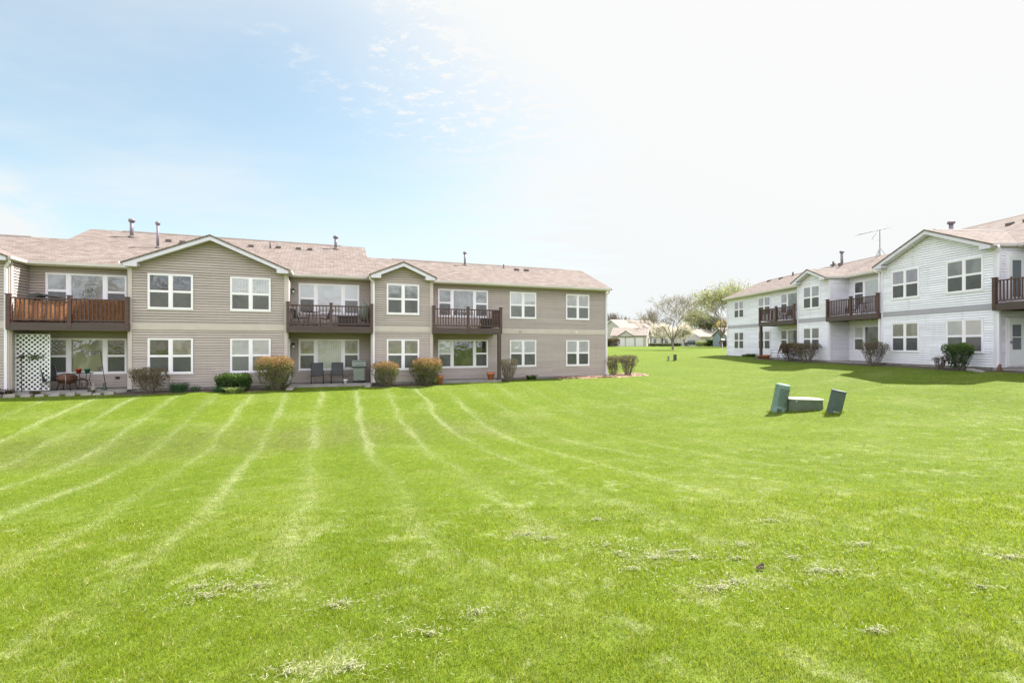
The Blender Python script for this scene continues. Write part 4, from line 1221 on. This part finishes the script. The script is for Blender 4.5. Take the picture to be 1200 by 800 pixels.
pot('flower_pot', onR(8.05,-1.75,.02), .16, .22, 'terra', 'terracotta pot next to the white building support post', 'pot')
pot('flower_pot', onR(8.55,-1.7,.02), .13, .20, 'rust', 'rust brown pot second from the white building support post', 'pot')
pot('flower_pot', onR(9.2,-1.9,.02), .24, .33, 'terra', 'largest terracotta pot before the reddish armchair', 'pot')

# ------------------------------------------------------------------ utility boxes on the lawn
def atD(px, D): return (px-600)/567*D
def ribbed(loc, label):
    o = empty('utility_pedestal', loc, R(-20), label, 'utility pedestal')
    m = MB(); n = 14; r = .232; H = .99
    def ring(z, q): return [(math.cos(6.283*j/n)*q*1.0, math.sin(6.283*j/n)*q*.85, z) for j in range(n)]
    prof = [(r*1.06,-.2),(r*1.08,.20),(r,.21)]
    z = .21
    while z < H-.06:
        prof += [(r*1.05,z+.012),(r*1.05,z+.035),(r*.97,z+.04),(r*.97,z+.056)]; z += .058
    prof += [(r*1.04,H-.03),(r*1.04,H),(r*.85,H+.035),(.02,H+.045)]
    i0 = 0
    mm = MB()
    for q, zz in prof: mm.v += ring(zz, q)
    for k in range(len(prof)-1):
        for j in range(n):
            a = k*n+j; b = k*n+(j+1) % n; mm.f.append((a,b,b+n,a+n)); mm.sm.append(False)
    mm.f.append(tuple((len(prof)-1)*n+j for j in range(n))); mm.sm.append(False)
    c = mm.build('shell', M['mint'], o)
    for k in range(10):
        z = .27+k*.062; lv = MB()
        for j in range(-3, 3):
            a0 = R(-62+j*17); a1 = R(-62+(j+1)*17-3); q = r*1.075; y_ = .85
            lv.hull8([(math.cos(a0)*q*.9,math.sin(a0)*q*.9*y_,z),(math.cos(a1)*q*.9,math.sin(a1)*q*.9*y_,z),(math.cos(a1)*q,math.sin(a1)*q*y_,z),(math.cos(a0)*q,math.sin(a0)*q*y_,z),
                      (math.cos(a0)*q*.9,math.sin(a0)*q*.9*y_,z+.022),(math.cos(a1)*q*.9,math.sin(a1)*q*.9*y_,z+.022),(math.cos(a1)*q,math.sin(a1)*q*y_,z+.022),(math.cos(a0)*q,math.sin(a0)*q*y_,z+.022)])
        lv.build('vent_slot', M['slate'], o)
    MB().box(-.07,.07,-.235,-.195,.03,.17).build('access_plate', M['slate'], o)
    o.rotation_euler = (R(2), R(9.5), R(-20)); return o
D0 = 17.1
x = atD(911.5, D0); ribbed((x, D0, tz(x, D0)-.01), 'leaning mint green ribbed utility pedestal left of the low box')
def slab(loc, label):
    o = empty('utility_pedestal', loc, 0, label, 'utility pedestal')
    m = MB(); w, d, H = .20, .16, .77
    poly = [(-w,-.02),(-w+.10,-d),(w-.02,-d),(w,-.02),(w-.05,d),(-w+.05,d)]
    m.prism(poly, -.2, H-.02, lambda u,v,q: (u,v,q))
    m.build('shell', M['slate'], o, bevel=.012)
    MB().prism([(a*1.06, b*1.06) for a, b in poly], H-.02, H+.02, lambda u,v,q: (u,v,q)).build('lid', M['slate'], o, bevel=.012)
    MB().box(-.07,.13,-d-.006,-d+.005,.05,.12).build('nameplate', M['silver'], o)
    o.rotation_euler = (R(3), R(11), R(-14)); return o
D0 = 15.8
x = atD(976, D0); slab((x, D0, tz(x, D0)-.01), 'leaning dark slate green utility pedestal right of the low box')
def transformer(loc):
    o = empty('utility_cabinet', loc, R(-10), 'low olive green utility cabinet with sunlit lid between two leaning pedestals', 'utility cabinet')
    poly = [(-.52,-.16),(-.30,-.30),(.30,-.36),(.52,-.30),(.50,.24),(.18,.36),(-.34,.30),(-.52,.16)]
    MB().prism(poly, -.2, .37, lambda u,v,q: (u,v,q)).build('cabinet', M['olive'], o, bevel=.012)
    MB().prism([(a*1.05,b*1.06) for a,b in poly], .372, .415, lambda u,v,q: (u,v,q)).build('lid', M['sunlit_olive'], o, bevel=.012)
    MB().tube([(-.33,-.30,.33),(-.33,-.345,.33)], .03, 8).build('lock', M['silver'], o)
D0 = 17.0
x = atD(941, D0); transformer((x, D0, tz(x, D0)))
def small_box(loc, w, h, mat, top, label):
    o = empty('utility_pedestal', loc, .2, label, 'utility pedestal')
    MB().box(-w/2,w/2,-w/2,w/2,-.1,h).build('shell', M[mat], o, bevel=.01)
    MB().box(-w/2-.02,w/2+.02,-w/2-.02,w/2+.02,h+.001,h+.05).build('lid', M[top], o)
x = atD(791,41.5); small_box((x,41.5,tz(x,41.5)), .20, .50, 'slate', 'stone', 'dark square utility pedestal with pale lid on the far lawn')
x = atD(783.2,41.8); small_box((x,41.8,tz(x,41.8)), .12, .36, 'stone', 'stone', 'smaller grey utility stub left of the dark pedestal on the far lawn')
def tufts():
    V = []; F = []; T = []
    for (px, D, w) in ((911.5,17.1,.27),(976,15.8,.25),(941,17.0,.56),(791,41.5,.16),(783.2,41.8,.1)):
        cx = atD(px, D)
        for k in range(int(700*w)):
            a = random.uniform(0, 6.28); q = w*random.uniform(.85, 1.25); x = cx+math.cos(a)*q; y = D+math.sin(a)*q*(.7 if w > .4 else 1)
            z = tz(x, y)-.01; h = random.uniform(.05, .13); l = random.uniform(0, .05); b = random.uniform(0, 6.28)
            i = len(V); V += [(x-.008, y, z), (x+.008, y, z), (x+math.cos(b)*l, y+math.sin(b)*l, z+h)]; F.append((i, i+1, i+2)); T.append(random.random())
    tag(mesh_np('grass_tufts', V, F, M['blade'], tint=T), 'longer untrimmed grass around the utility boxes', 'grass', kind='stuff')
tufts()
def feeder(loc):
    o = empty('bird_feeder', loc, .3, 'thin pole with a small house feeder at the far corner of the white building', 'bird feeder')
    MB().tube([(0,0,-.1),(0,0,1.25)], .018, 6).build('pole', M['white'], o)
    MB().box(-.14,.14,-.1,.1,1.25,1.45).build('house', M['slate'], o)
    MB().hull8([(-.18,-.14,1.45),(.18,-.14,1.45),(.18,.14,1.45),(-.18,.14,1.45),(-.18,0,1.56),(.18,0,1.56),(.18,.01,1.56),(-.18,.01,1.56)]).build('roof', M['slate'], o)
x = atD(846.5,46.5); feeder((x,46.5,tz(x,46.5)))
def clod():
    x, y = atD(891,5.9), 5.9
    for _ in range(20): y = .5*y+.5*(EYE-tz(atD(891,y), y))*567/(669-404.8); x = atD(891, y)
    m = MB(); r = random.Random(4)
    for k in range(5):
        m.tube([(r.uniform(-.05,.0),r.uniform(-.03,.03),.01),(r.uniform(.0,.05),r.uniform(-.03,.03),r.uniform(.02,.06))], [.012,.02], 6, smooth=False)
    o = tag(m.build('bark_piece', M['bark']), 'dark broken piece of bark lying on the near lawn', 'bark'); o.location = (x, y, tz(x,y)+.022); o.scale = (.8, .7, .6)
clod()

# ------------------------------------------------------------------ trees
def tree(name, loc, h, spread, label, bark='bark', leafmat=None, nleaf=0, lsize=.15, seed=1, trunk=.16, fork=.28, levels=5, up=.55, mn=.012, group=None, cat='tree', leafjit=.35, nb=4, base=None):
    r = random.Random(seed); root = empty(name, loc, r.uniform(0, 6), label, cat, group)
    segs = []; tips = []
    mb = MB()
    def grow(p, d, L, rad, lev):
        n = 3; pts = [p]; q = p; dd = d.copy()
        for k in range(n):
            dd = (dd+Vector((r.uniform(-1,1), r.uniform(-1,1), r.uniform(-.2,.7)))*.14).normalized()
            q = q+dd*L/n; pts.append(q)
        rr = [rad*(1-.45*k/n) for k in range(n+1)]
        mb.tube(pts, [max(mn, v) for v in rr], 6 if lev < 2 else 3, cap=False)
        if lev >= levels:
            tips.append((q, dd)); tips.append((pts[2], dd)); return
        cnt = nb if lev == 0 else r.choice((2,3,3))
        for k in range(cnt):
            t = r.uniform(.45, 1.0) if lev > 0 and k > 0 else 1.
            if lev == 0: t = r.uniform(.82, 1.)
            s = pts[-1].lerp(pts[1], 1-t) if t < 1 else pts[-1]
            a = r.uniform(0, 6.28) if lev else 6.28*k/cnt+r.uniform(-.4,.4)
            side = Vector((math.cos(a), math.sin(a), 0)); side = (side-dd*side.dot(dd)).normalized()
            sp = spread*(r.uniform(.65,1.15) if lev else r.uniform(.55,.95))
            nd = (dd*(1.0)+side*sp+Vector((0,0,up*.35))).normalized()
            grow(s, nd, L*r.uniform(.66,.86) if lev else (h-fork*h)*.36*r.uniform(.85,1.1), rr[-1]*(.72 if k else .85), lev+1)
        if lev == 0:
            grow(pts[-1], (dd+Vector((r.uniform(-.15,.15),r.uniform(-.15,.15),.5))).normalized(), (h-fork*h)*.36, rr[-1]*.85, 1)
    grow(Vector((0,0,-.15)), Vector((0,0,1)), h*fork, trunk, 0)
    # normalise to the height wanted
    mz = max(v[2] for v in mb.v); k = h/mz
    mb.v = [(a*k, b*k, c*k) for a, b, c in mb.v]
    mb.build('trunk', M[bark], root, fix=False)
    if leafmat:
        tp = [(t[0]*k) for t in tips]
        idx = rng.integers(0, len(tp), nleaf)
        P = np.array([tuple(tp[i]) for i in idx])+rng.normal(size=(nleaf,3))*leafjit
        ok = P[:, 2] > h*fork*.7
        P = P[ok]
        T = np.clip(.5+.25*rng.normal(size=len(P))+.25*np.sin(P[:,0]*1.7)*np.sin(P[:,2]*1.9+P[:,1]), 0, 1)
        leaves('crown', P, rng.uniform(.6,1.3,len(P))*lsize, M[leafmat], root, T)
    return root
def gp(px, D, dz=0): x = atD(px, D); return (x, D, tz(x, D)+dz)
tree('maple_tree', gp(788.5,76), 8.9, .98, 'leafless spreading maple standing alone on the far lawn', 'twig', 'leaf_bud', 6000, .10, 11, .21, .17, 6, .30, .016, leafjit=.20, nb=6)
tree('blossom_tree', gp(777,112), 4.8, .95, 'left white blossoming tree behind the leafless maple', 'bark', 'leaf_blossom', 5200, .26, 21, .12, .28, 4, .15, .03, 'blossoming trees by the far houses', leafjit=.42)
tree('blossom_tree', gp(803,110), 4.9, .95, 'right white blossoming tree above the parked dark car', 'bark', 'leaf_blossom', 5600, .26, 22, .13, .28, 4, .15, .03, 'blossoming trees by the far houses', leafjit=.42)
tree('poplar_tree', gp(846,96), 13.0, .85, 'tallest pale green sparse tree behind the white building corner', 'twig', 'leaf_spring', 7000, .26, 31, .32, .18, 5, .3, .03, leafjit=.42, nb=6)
tree('poplar_tree', gp(866,104), 13.4, .5, 'pale green tree top showing above the white building roof', 'twig', 'leaf_spring', 5000, .28, 36, .3, .25, 5, .5, .03, leafjit=.5)
tree('lime_tree', gp(814,145), 10.5, .6, 'light green rounded tree between the maple and the tall sparse tree', 'bark', 'leaf_spring', 6500, .40, 33, .25, .22, 4, .4, .05, leafjit=.8)
tree('evergreen_tree', gp(833,128), 7.5, .6, 'dark olive tree low between the light green tree and the tall sparse tree', 'bark', 'leaf_dark', 4200, .36, 34, .2, .15, 4, .3, .05, leafjit=.6)
tree('golden_shrub_tree', gp(848,118), 6.2, .6, 'yellow leaved small tree behind the blue grey house', 'bark', 'leaf_yellow', 3600, .28, 35, .12, .2, 4, .3, .04, leafjit=.5)
tree('bare_tree', gp(762,160), 13.2, .6, 'hazy leafless tree left of the maple beyond the long house', 'twig', None, 0, .1, 41, .25, .2, 6, .7, .035, 'leafless trees beyond the far houses')
for k, (px, D, hh, lb) in enumerate(((714,190,13.5,'leafless tree just right of the taupe building corner'),(722,205,14.5,'second leafless tree from the taupe building'),(730,195,12.5,'leafless tree above the beige garage roof'),(739,210,12.5,'leafless tree above the two storey gable peak'),(747,200,11.5,'leafless tree above the two storey roof middle'),(755,185,12.0,'leafless tree above the two storey roof right end'),(771,200,13.,'leafless tree right behind the maple'),(829,190,13.,'leafless tree seen through the tall sparse tree'))):
    tree('bare_tree', gp(px, D), hh, .6, lb, 'twig', None, 0, .1, 50+k, .2, .18, 5, .8, .045, 'leafless trees beyond the far houses')

# ------------------------------------------------------------------ far houses
def house(loc, rz, w, d, hw, rise, label, wall='far_wall', roofm='far_roof', wins=(), doors=(), gab=(), ov=.35, name='house'):
    """ridge along local x, front at -y"""
    o = empty(name, loc, rz, label, 'house', 'houses beyond the lawn')
    m = MB().box(-w/2,w/2,0,d,-.6,hw)
    for s_ in (-1,1):
        x = s_*w/2
        m.prism([(0,hw),(d,hw),(d/2,hw+rise)], x-.06 if s_>0 else x, x if s_>0 else x+.06, lambda u,v,q: (q,u,v))
    m.build('wall', M[wall], o)
    r = MB(); p = rise/(d/2)
    for (y0,y1) in ((-ov,d/2),(d+ov,d/2)):
        z0 = hw-ov*p+.06; z1 = hw+rise+.06
        r.hull8([(-w/2-ov,y0,z0-.12),(w/2+ov,y0,z0-.12),(w/2+ov,y1,z1-.12),(-w/2-ov,y1,z1-.12),(-w/2-ov,y0,z0),(w/2+ov,y0,z0),(w/2+ov,y1,z1),(-w/2-ov,y1,z1)])
    r.build('roof', M[roofm], o)
    f = MB()
    for s_ in (-1,1):
        f = MB()
        for (y0,y1) in ((-ov,d/2),(d+ov,d/2)):
            z0 = hw-ov*p+.05; z1 = hw+rise+.05; x = s_*(w/2+ov)
            f.hull8([(x,y0,z0-.24),(x+s_*.04,y0,z0-.24),(x+s_*.04,y1,z1-.24),(x,y1,z1-.24),(x,y0,z0),(x+s_*.04,y0,z0),(x+s_*.04,y1,z1),(x,y1,z1)])
        f.build('fascia', M['far_door'], o)
    for (x, gw, gr) in gab:      # small cross gables over the front
        g = MB(); gd = min(d/2, gr/p+.1)
        g.prism([(x-gw/2,hw-.3),(x+gw/2,hw-.3),(x+gw/2,hw),(x,hw+gr),(x-gw/2,hw)], -.5, .4, lambda u,v,q: (u,q,v)); g.build('porch_gable', M[wall], o)
        g2 = MB()
        for s_ in (-1,1):
            xe = x+s_*(gw/2+.25); ze = hw-.25*gr/(gw/2)
            g2.hull8([(xe,-.75,ze),(x,-.75,hw+gr+.02),(x,gd+.6,hw+gr+.02),(xe,gd*.2,ze),(xe,-.75,ze+.12),(x,-.75,hw+gr+.14),(x,gd+.6,hw+gr+.14),(xe,gd*.2,ze+.12)])
        g2.build('porch_roof', M[roofm], o)
    for (x0,x1,z0,z1,face) in wins:
        b = MB(); q = MB()
        if face == 'f':
            b.box(x0-.08,x1+.08,-.05,-.002,z0-.08,z1+.08); q.box(x0,x1,-.062,-.051,z0,z1)
        elif face == 'l':
            b.box(-w/2-.05,-w/2-.002,x0-.08,x1+.08,z0-.08,z1+.08); q.box(-w/2-.062,-w/2-.051,x0,x1,z0,z1)
        else:
            b.box(w/2+.002,w/2+.05,x0-.08,x1+.08,z0-.08,z1+.08); q.box(w/2+.051,w/2+.062,x0,x1,z0,z1)
        wo = b.build('window', M['far_door'], o); q.build('pane', M['carglass'], wo)
    for (x0,x1,z1) in doors:
        b = MB().box(x0,x1,-.06,-.002,.02,z1)
        for k in range(1,4): b.box(x0+.05,x1-.05,-.075,-.061,z1*k/4-.02,z1*k/4+.02)
        b.build('garage_door', M['far_door'], o)
    return o
house(gp(699,112), R(90-8), 14, 11, 3.0, 3.0, 'beige low house at the far left, partly hidden by the taupe building', 'far_wall', 'far_roof', wins=((3.,4.2,.9,2.1,'f'),(7.5,8.7,.9,2.1,'f')))
house(gp(716,138), R(-4), 16, 9, 4.0, 2.2, 'long pink roofed house behind the beige garage house', 'far_wall2', 'far_roof', wins=((-4,-2.8,1,2.3,'f'),(2,3.2,1,2.3,'f')))
house(gp(737,118), R(-24), 8.2, 6.5, 2.75, 1.9, 'beige garage house with small front gable and white garage doors', 'far_wall', 'far_roof', doors=((-2.9,-1.0,2.1),(-.7,1.2,2.1),(1.7,3.4,2.1)), gab=((-.6,3.2,1.0),), wins=((2.4,3.8,.9,2.1,'r'),))
house(gp(752,130), R(24), 12.5, 9.5, 4.7, 2.5, 'two storey beige house with pink roof behind the garages', 'far_wall', 'far_roof', wins=((-3.5,-2.0,3.1,4.2,'f'),(1.0,2.2,3.1,4.2,'f'),(3.6,4.8,3.1,4.2,'f'),(-3.5,-2.3,.9,2.2,'f'),(0.5,1.6,.9,2.2,'f')))
house(gp(781,126), R(2), 11.5, 8, 2.7, 2.0, 'long cream single storey house behind the blossoming trees', 'far_wall2', 'far_roof2', wins=((-4.6,-3.9,.8,2.2,'f'),(-3.4,-2.7,.8,2.2,'f'),(-1.6,-.9,.8,2.2,'f'),(-.5,.4,.8,2.2,'f'),(1.2,2.0,.8,2.2,'f')), doors=((2.9,4.6,2.2),))
house(gp(808,129), R(-3), 6.5, 8, 2.6, 1.6, 'cream house with garage doors behind the parked dark car', 'far_wall2', 'far_roof2', doors=((-2.6,-.6,2.1),(-.2,1.8,2.1)))
house(gp(833,122), R(28), 7.5, 7, 2.5, 1.8, 'low cream house with tan roof left of the blue grey house', 'far_wall2', 'far_roof2', wins=((-2,-.8,.8,1.9,'f'),))
house(gp(871,108), R(4), 7.0, 7, 2.6, 1.7, 'blue grey house with tan roof at the corner of the white building', 'far_blue', 'far_roof2', wins=((-2.0,-.9,.9,2.1,'f'),))

hb = house((6, -24, tz(6,-24)), R(180-8), 46, 11, 5.2, 2.6, 'two storey beige house across the lawn, seen only mirrored in the windows', 'far_wall', 'far_roof', wins=tuple((x, x+1.6, z, z+1.5, 'f') for x in (-20,-15,-9,-3.5,2,8,13.5,19) for z in (.7,3.4)))
tree('bare_tree', (-14, -12, tz(-14,-12)), 10, .6, 'leafless tree behind the viewer, mirrored in the taupe windows', 'bark', 'leaf_bud', 900, .1, 77, .2, .2, 5, .7, .015)
tree('bare_tree', (13, -11, tz(13,-11)), 9, .65, 'second leafless tree behind the viewer, mirrored in windows', 'bark', 'leaf_bud', 900, .1, 78, .2, .2, 5, .7, .015)
def car(loc, rz):
    o = empty('parked_car', loc, rz, 'dark parked car seen under the right blossoming tree', 'car')
    prof = [(-2.2,.38),(-2.25,.75),(-2.1,.92),(-1.25,1.02),(1.35,1.00),(2.15,.88),(2.25,.62),(2.2,.36)]
    MB().prism(prof, -.86, .86, lambda u,v,q: (u,q,v)).build('body', M['car'], o, bevel=.06)
    cab = [(-1.75,.98),(-1.35,1.42),(-.3,1.50),(.55,1.44),(1.25,1.0)]
    MB().prism(cab, -.74, .74, lambda u,v,q: (u,q,v)).build('window', M['carglass'], o, bevel=.04)
    MB().prism([(-1.38,1.40),(-.3,1.515),(.58,1.43),(.3,1.47),(-.3,1.535),(-1.2,1.46)], -.70, .70, lambda u,v,q: (u,q,v)).build('roof', M['car'], o)
    for x in (-1.4,1.42):
        for y in (-.80,.80):
            w = MB().tube([(x,y-.1,.33),(x,y+.1,.33)], .33, 18).build('wheel', M['tyre'], o)
            MB().tube([(x,y-.115,.33),(x,y+.115,.33)], .19, 12).build('rim', M['silver'], w)
    for y in (-.6,.6): MB().box(2.17,2.27,y-.16,y+.16,.66,.78).build('headlight', M['white'], o)
x, y, z = gp(813,119); car((x, y, z), R(-12))
for k, (px, D, w, hh, mt, lb) in enumerate(((823,117,3.4,1.3,'leaf_lime','pale yellow green bush right of the parked car'),(829.5,117,2.2,1.0,'leaf_spring','small yellow green bush between two larger bushes'),(835,116,2.4,1.6,'leaf_green','dark green bush left of the blue grey house'),(719,106,2.6,1.9,'leaf_brown','brown round bush by the beige house at the far left'),(712,108,1.6,1.6,'leaf_dark','dark bush touching the taupe building corner in the distance'),
      (766,120,3.0,.7,'leaf_dark','low dark hedge left of the maple trunk'),(780,120,3.4,.7,'leaf_dark','low dark hedge behind the maple trunk'),(792,120,2.6,.8,'leaf_dark','low dark hedge right of the maple trunk'),(849,104,1.8,1.5,'leaf_brown','brown bush in front of the blue grey house'))):
    S(gp(px, D), w, w*.8, hh, lb, mt, 900, 10, .0, .20, name='bush', group='bushes by the far houses', taper=.85, topw=.3, seed=60+k)

# ------------------------------------------------------------------ light
AZ, EL = R(54), R(53)      # azimuth from the view direction towards the right
sd = Vector((math.sin(AZ)*math.cos(EL), math.cos(AZ)*math.cos(EL), math.sin(EL)))
sun = bpy.data.lights.new('sun', 'SUN'); sun.energy = 3.3; sun.angle = R(.53); sun.color = (1., .955, .88)
so = bpy.data.objects.new('sun', sun); col.objects.link(so); so.rotation_euler = sd.to_track_quat('Z', 'Y').to_euler()
w = bpy.data.worlds.new('World'); scene.world = w; w.use_nodes = True
nt = w.node_tree; nt.nodes.clear()
def N(t, **k):
    n = nt.nodes.new(t)
    for a, b in k.items(): setattr(n, a, b)
    return n
def Mth(op, a, b=None, clamp=False):
    n = N('ShaderNodeMath', operation=op, use_clamp=clamp)
    for i, v in enumerate((a, b)):
        if v is None: continue
        if isinstance(v, bpy.types.NodeSocket): nt.links.new(v, n.inputs[i])
        else: n.inputs[i].default_value = v
    return n.outputs[0]
def MR(f, lo, hi, a=0., b=1.):
    n = N('ShaderNodeMapRange', clamp=True, interpolation_type='SMOOTHSTEP'); nt.links.new(f, n.inputs[0])
    for i, v in enumerate((lo, hi, a, b)): n.inputs[i+1].default_value = v
    return n.outputs[0]
out = N('ShaderNodeOutputWorld'); bg = N('ShaderNodeBackground'); nt.links.new(bg.outputs[0], out.inputs[0])
sky = N('ShaderNodeTexSky', sky_type='NISHITA'); sky.sun_disc = False
sky.sun_elevation = EL; sky.sun_rotation = AZ; sky.altitude = 200; sky.air_density = 1.0; sky.dust_density = 1.8; sky.ozone_density = .5
tc = N('ShaderNodeTexCoord'); vec = tc.outputs['Generated']
sp = N('ShaderNodeSeparateXYZ'); nt.links.new(vec, sp.inputs[0])
zc = Mth('MAXIMUM', sp.outputs[2], .03)
cx = Mth('DIVIDE', sp.outputs[0], zc); cy = Mth('DIVIDE', sp.outputs[1], zc)
cb = N('ShaderNodeCombineXYZ'); nt.links.new(cx, cb.inputs[0]); nt.links.new(cy, cb.inputs[1])
def noise(v, sc, det, rough, scale=(1,1,1), rot=0, off=(0,0,0)):
    m = N('ShaderNodeMapping'); nt.links.new(v, m.inputs[0]); m.inputs['Scale'].default_value = scale; m.inputs['Rotation'].default_value = (0,0,rot); m.inputs['Location'].default_value = off
    n = N('ShaderNodeTexNoise'); nt.links.new(m.outputs[0], n.inputs['Vector']); n.inputs['Scale'].default_value = sc; n.inputs['Detail'].default_value = det; n.inputs['Roughness'].default_value = rough
    return n.outputs[0]
# angle from the sun (thin bright veil of high cloud on that side)
dn = N('ShaderNodeVectorMath', operation='DOT_PRODUCT'); nt.links.new(vec, dn.inputs[0]); dn.inputs[1].default_value = sd
cosg = dn.outputs['Value']
veil = noise(cb.outputs[0], .55, 5, .55, (1, 1.6, 1), .5)
puff = noise(cb.outputs[0], 10., 5, .72, (1, 1.35, 1), .6, (3.1, 1.7, 0))
band = noise(cb.outputs[0], 1.1, 3, .5, (1.3, .6, 1), -.5, (1.3, .4, 0))
near_sun = MR(cosg, .40, .92)
hor = MR(sp.outputs[2], .42, .02, 0, .85)
cv = Mth('ADD', Mth('MULTIPLY', near_sun, 1.05), Mth('ADD', Mth('MULTIPLY', MR(veil, .42, .72), .30), .22))
cv = Mth('ADD', cv, Mth('MULTIPLY', hor, MR(cosg, -.1, .5, .10, .8)), clamp=True)
pf = Mth('MULTIPLY', MR(puff, .50, .68), Mth('MULTIPLY', MR(band, .36, .54), Mth('MULTIPLY', MR(cosg, .42, .60), MR(sp.outputs[2], .28, .48))))
cv = Mth('ADD', cv, Mth('MULTIPLY', pf, 1.0), clamp=True)
mixn = N('ShaderNodeMix', data_type='RGBA'); tn = N('ShaderNodeMix', data_type='RGBA', blend_type='MULTIPLY'); tn.inputs[0].default_value = 1; nt.links.new(sky.outputs[0], tn.inputs[6]); tn.inputs[7].default_value = (.87, .98, .86, 1)
nt.links.new(tn.outputs[2], mixn.inputs[6])
ld = N('ShaderNodeVectorMath', operation='DOT_PRODUCT'); nt.links.new(vec, ld.inputs[0]); ld.inputs[1].default_value = (-.735, .655, .150)
lowc = Mth('MULTIPLY', MR(ld.outputs['Value'], .988, .9985), MR(noise(vec, 9., 4, .6, (1, 1, 2.5)), .30, .6))
cv = Mth('ADD', cv, lowc, clamp=True); nt.links.new(cv, mixn.inputs[0])
cl = N('ShaderNodeMix', data_type='RGBA'); nt.links.new(near_sun, cl.inputs[0])
CLOUD0 = (3.42, 3.55, 3.6, 1); CLOUD1 = (3.62, 3.63, 3.62, 1)
cl.inputs[6].default_value = CLOUD0; cl.inputs[7].default_value = CLOUD1
nt.links.new(cl.outputs[2], mixn.inputs[7])
# unseen bright cloud added behind the camera to fill the shaded facades
back = N('ShaderNodeVectorMath', operation='DOT_PRODUCT'); nt.links.new(vec, back.inputs[0]); back.inputs[1].default_value = (-.25, -.95, .1)
fill_cloud = noise(cb.outputs[0], .9, 6, .6, (1, 1, 1), .2, (5.3, 2.2, 0))
back_fill = Mth('MULTIPLY', MR(fill_cloud, .36, .56), MR(back.outputs['Value'], -.12, .22))
mb2 = N('ShaderNodeMix', data_type='RGBA'); nt.links.new(back_fill, mb2.inputs[0]); nt.links.new(mixn.outputs[2], mb2.inputs[6]); mb2.inputs[7].default_value = (9.0, 9.2, 10.0, 1)
nt.links.new(mb2.outputs[2], bg.inputs[0])
bg.inputs[1].default_value = .07

# ------------------------------------------------------------------ camera
cam = bpy.data.cameras.new('camera'); co = bpy.data.objects.new('camera', cam); col.objects.link(co)
co.location = (0, 0, EYE); co.rotation_euler = (R(90), 0, 0)
cam.sensor_width = 36; cam.lens = 36*567/1200; cam.shift_y = 4.3/1200; cam.clip_end = 6000; cam.clip_start = .05
scene.camera = co
scene.view_settings.view_transform = 'Standard'; scene.view_settings.look = 'None'
scene.view_settings.exposure = 1.93; scene.view_settings.gamma = 1
scene.render.film_transparent = False
scene.cycles.max_bounces = 6; scene.cycles.diffuse_bounces = 3; scene.cycles.glossy_bounces = 3; scene.cycles.transparent_max_bounces = 12
scene.cycles.transmission_bounces = 3; scene.cycles.caustics_reflective = False; scene.cycles.caustics_refractive = False
scene.cycles.use_denoising = True
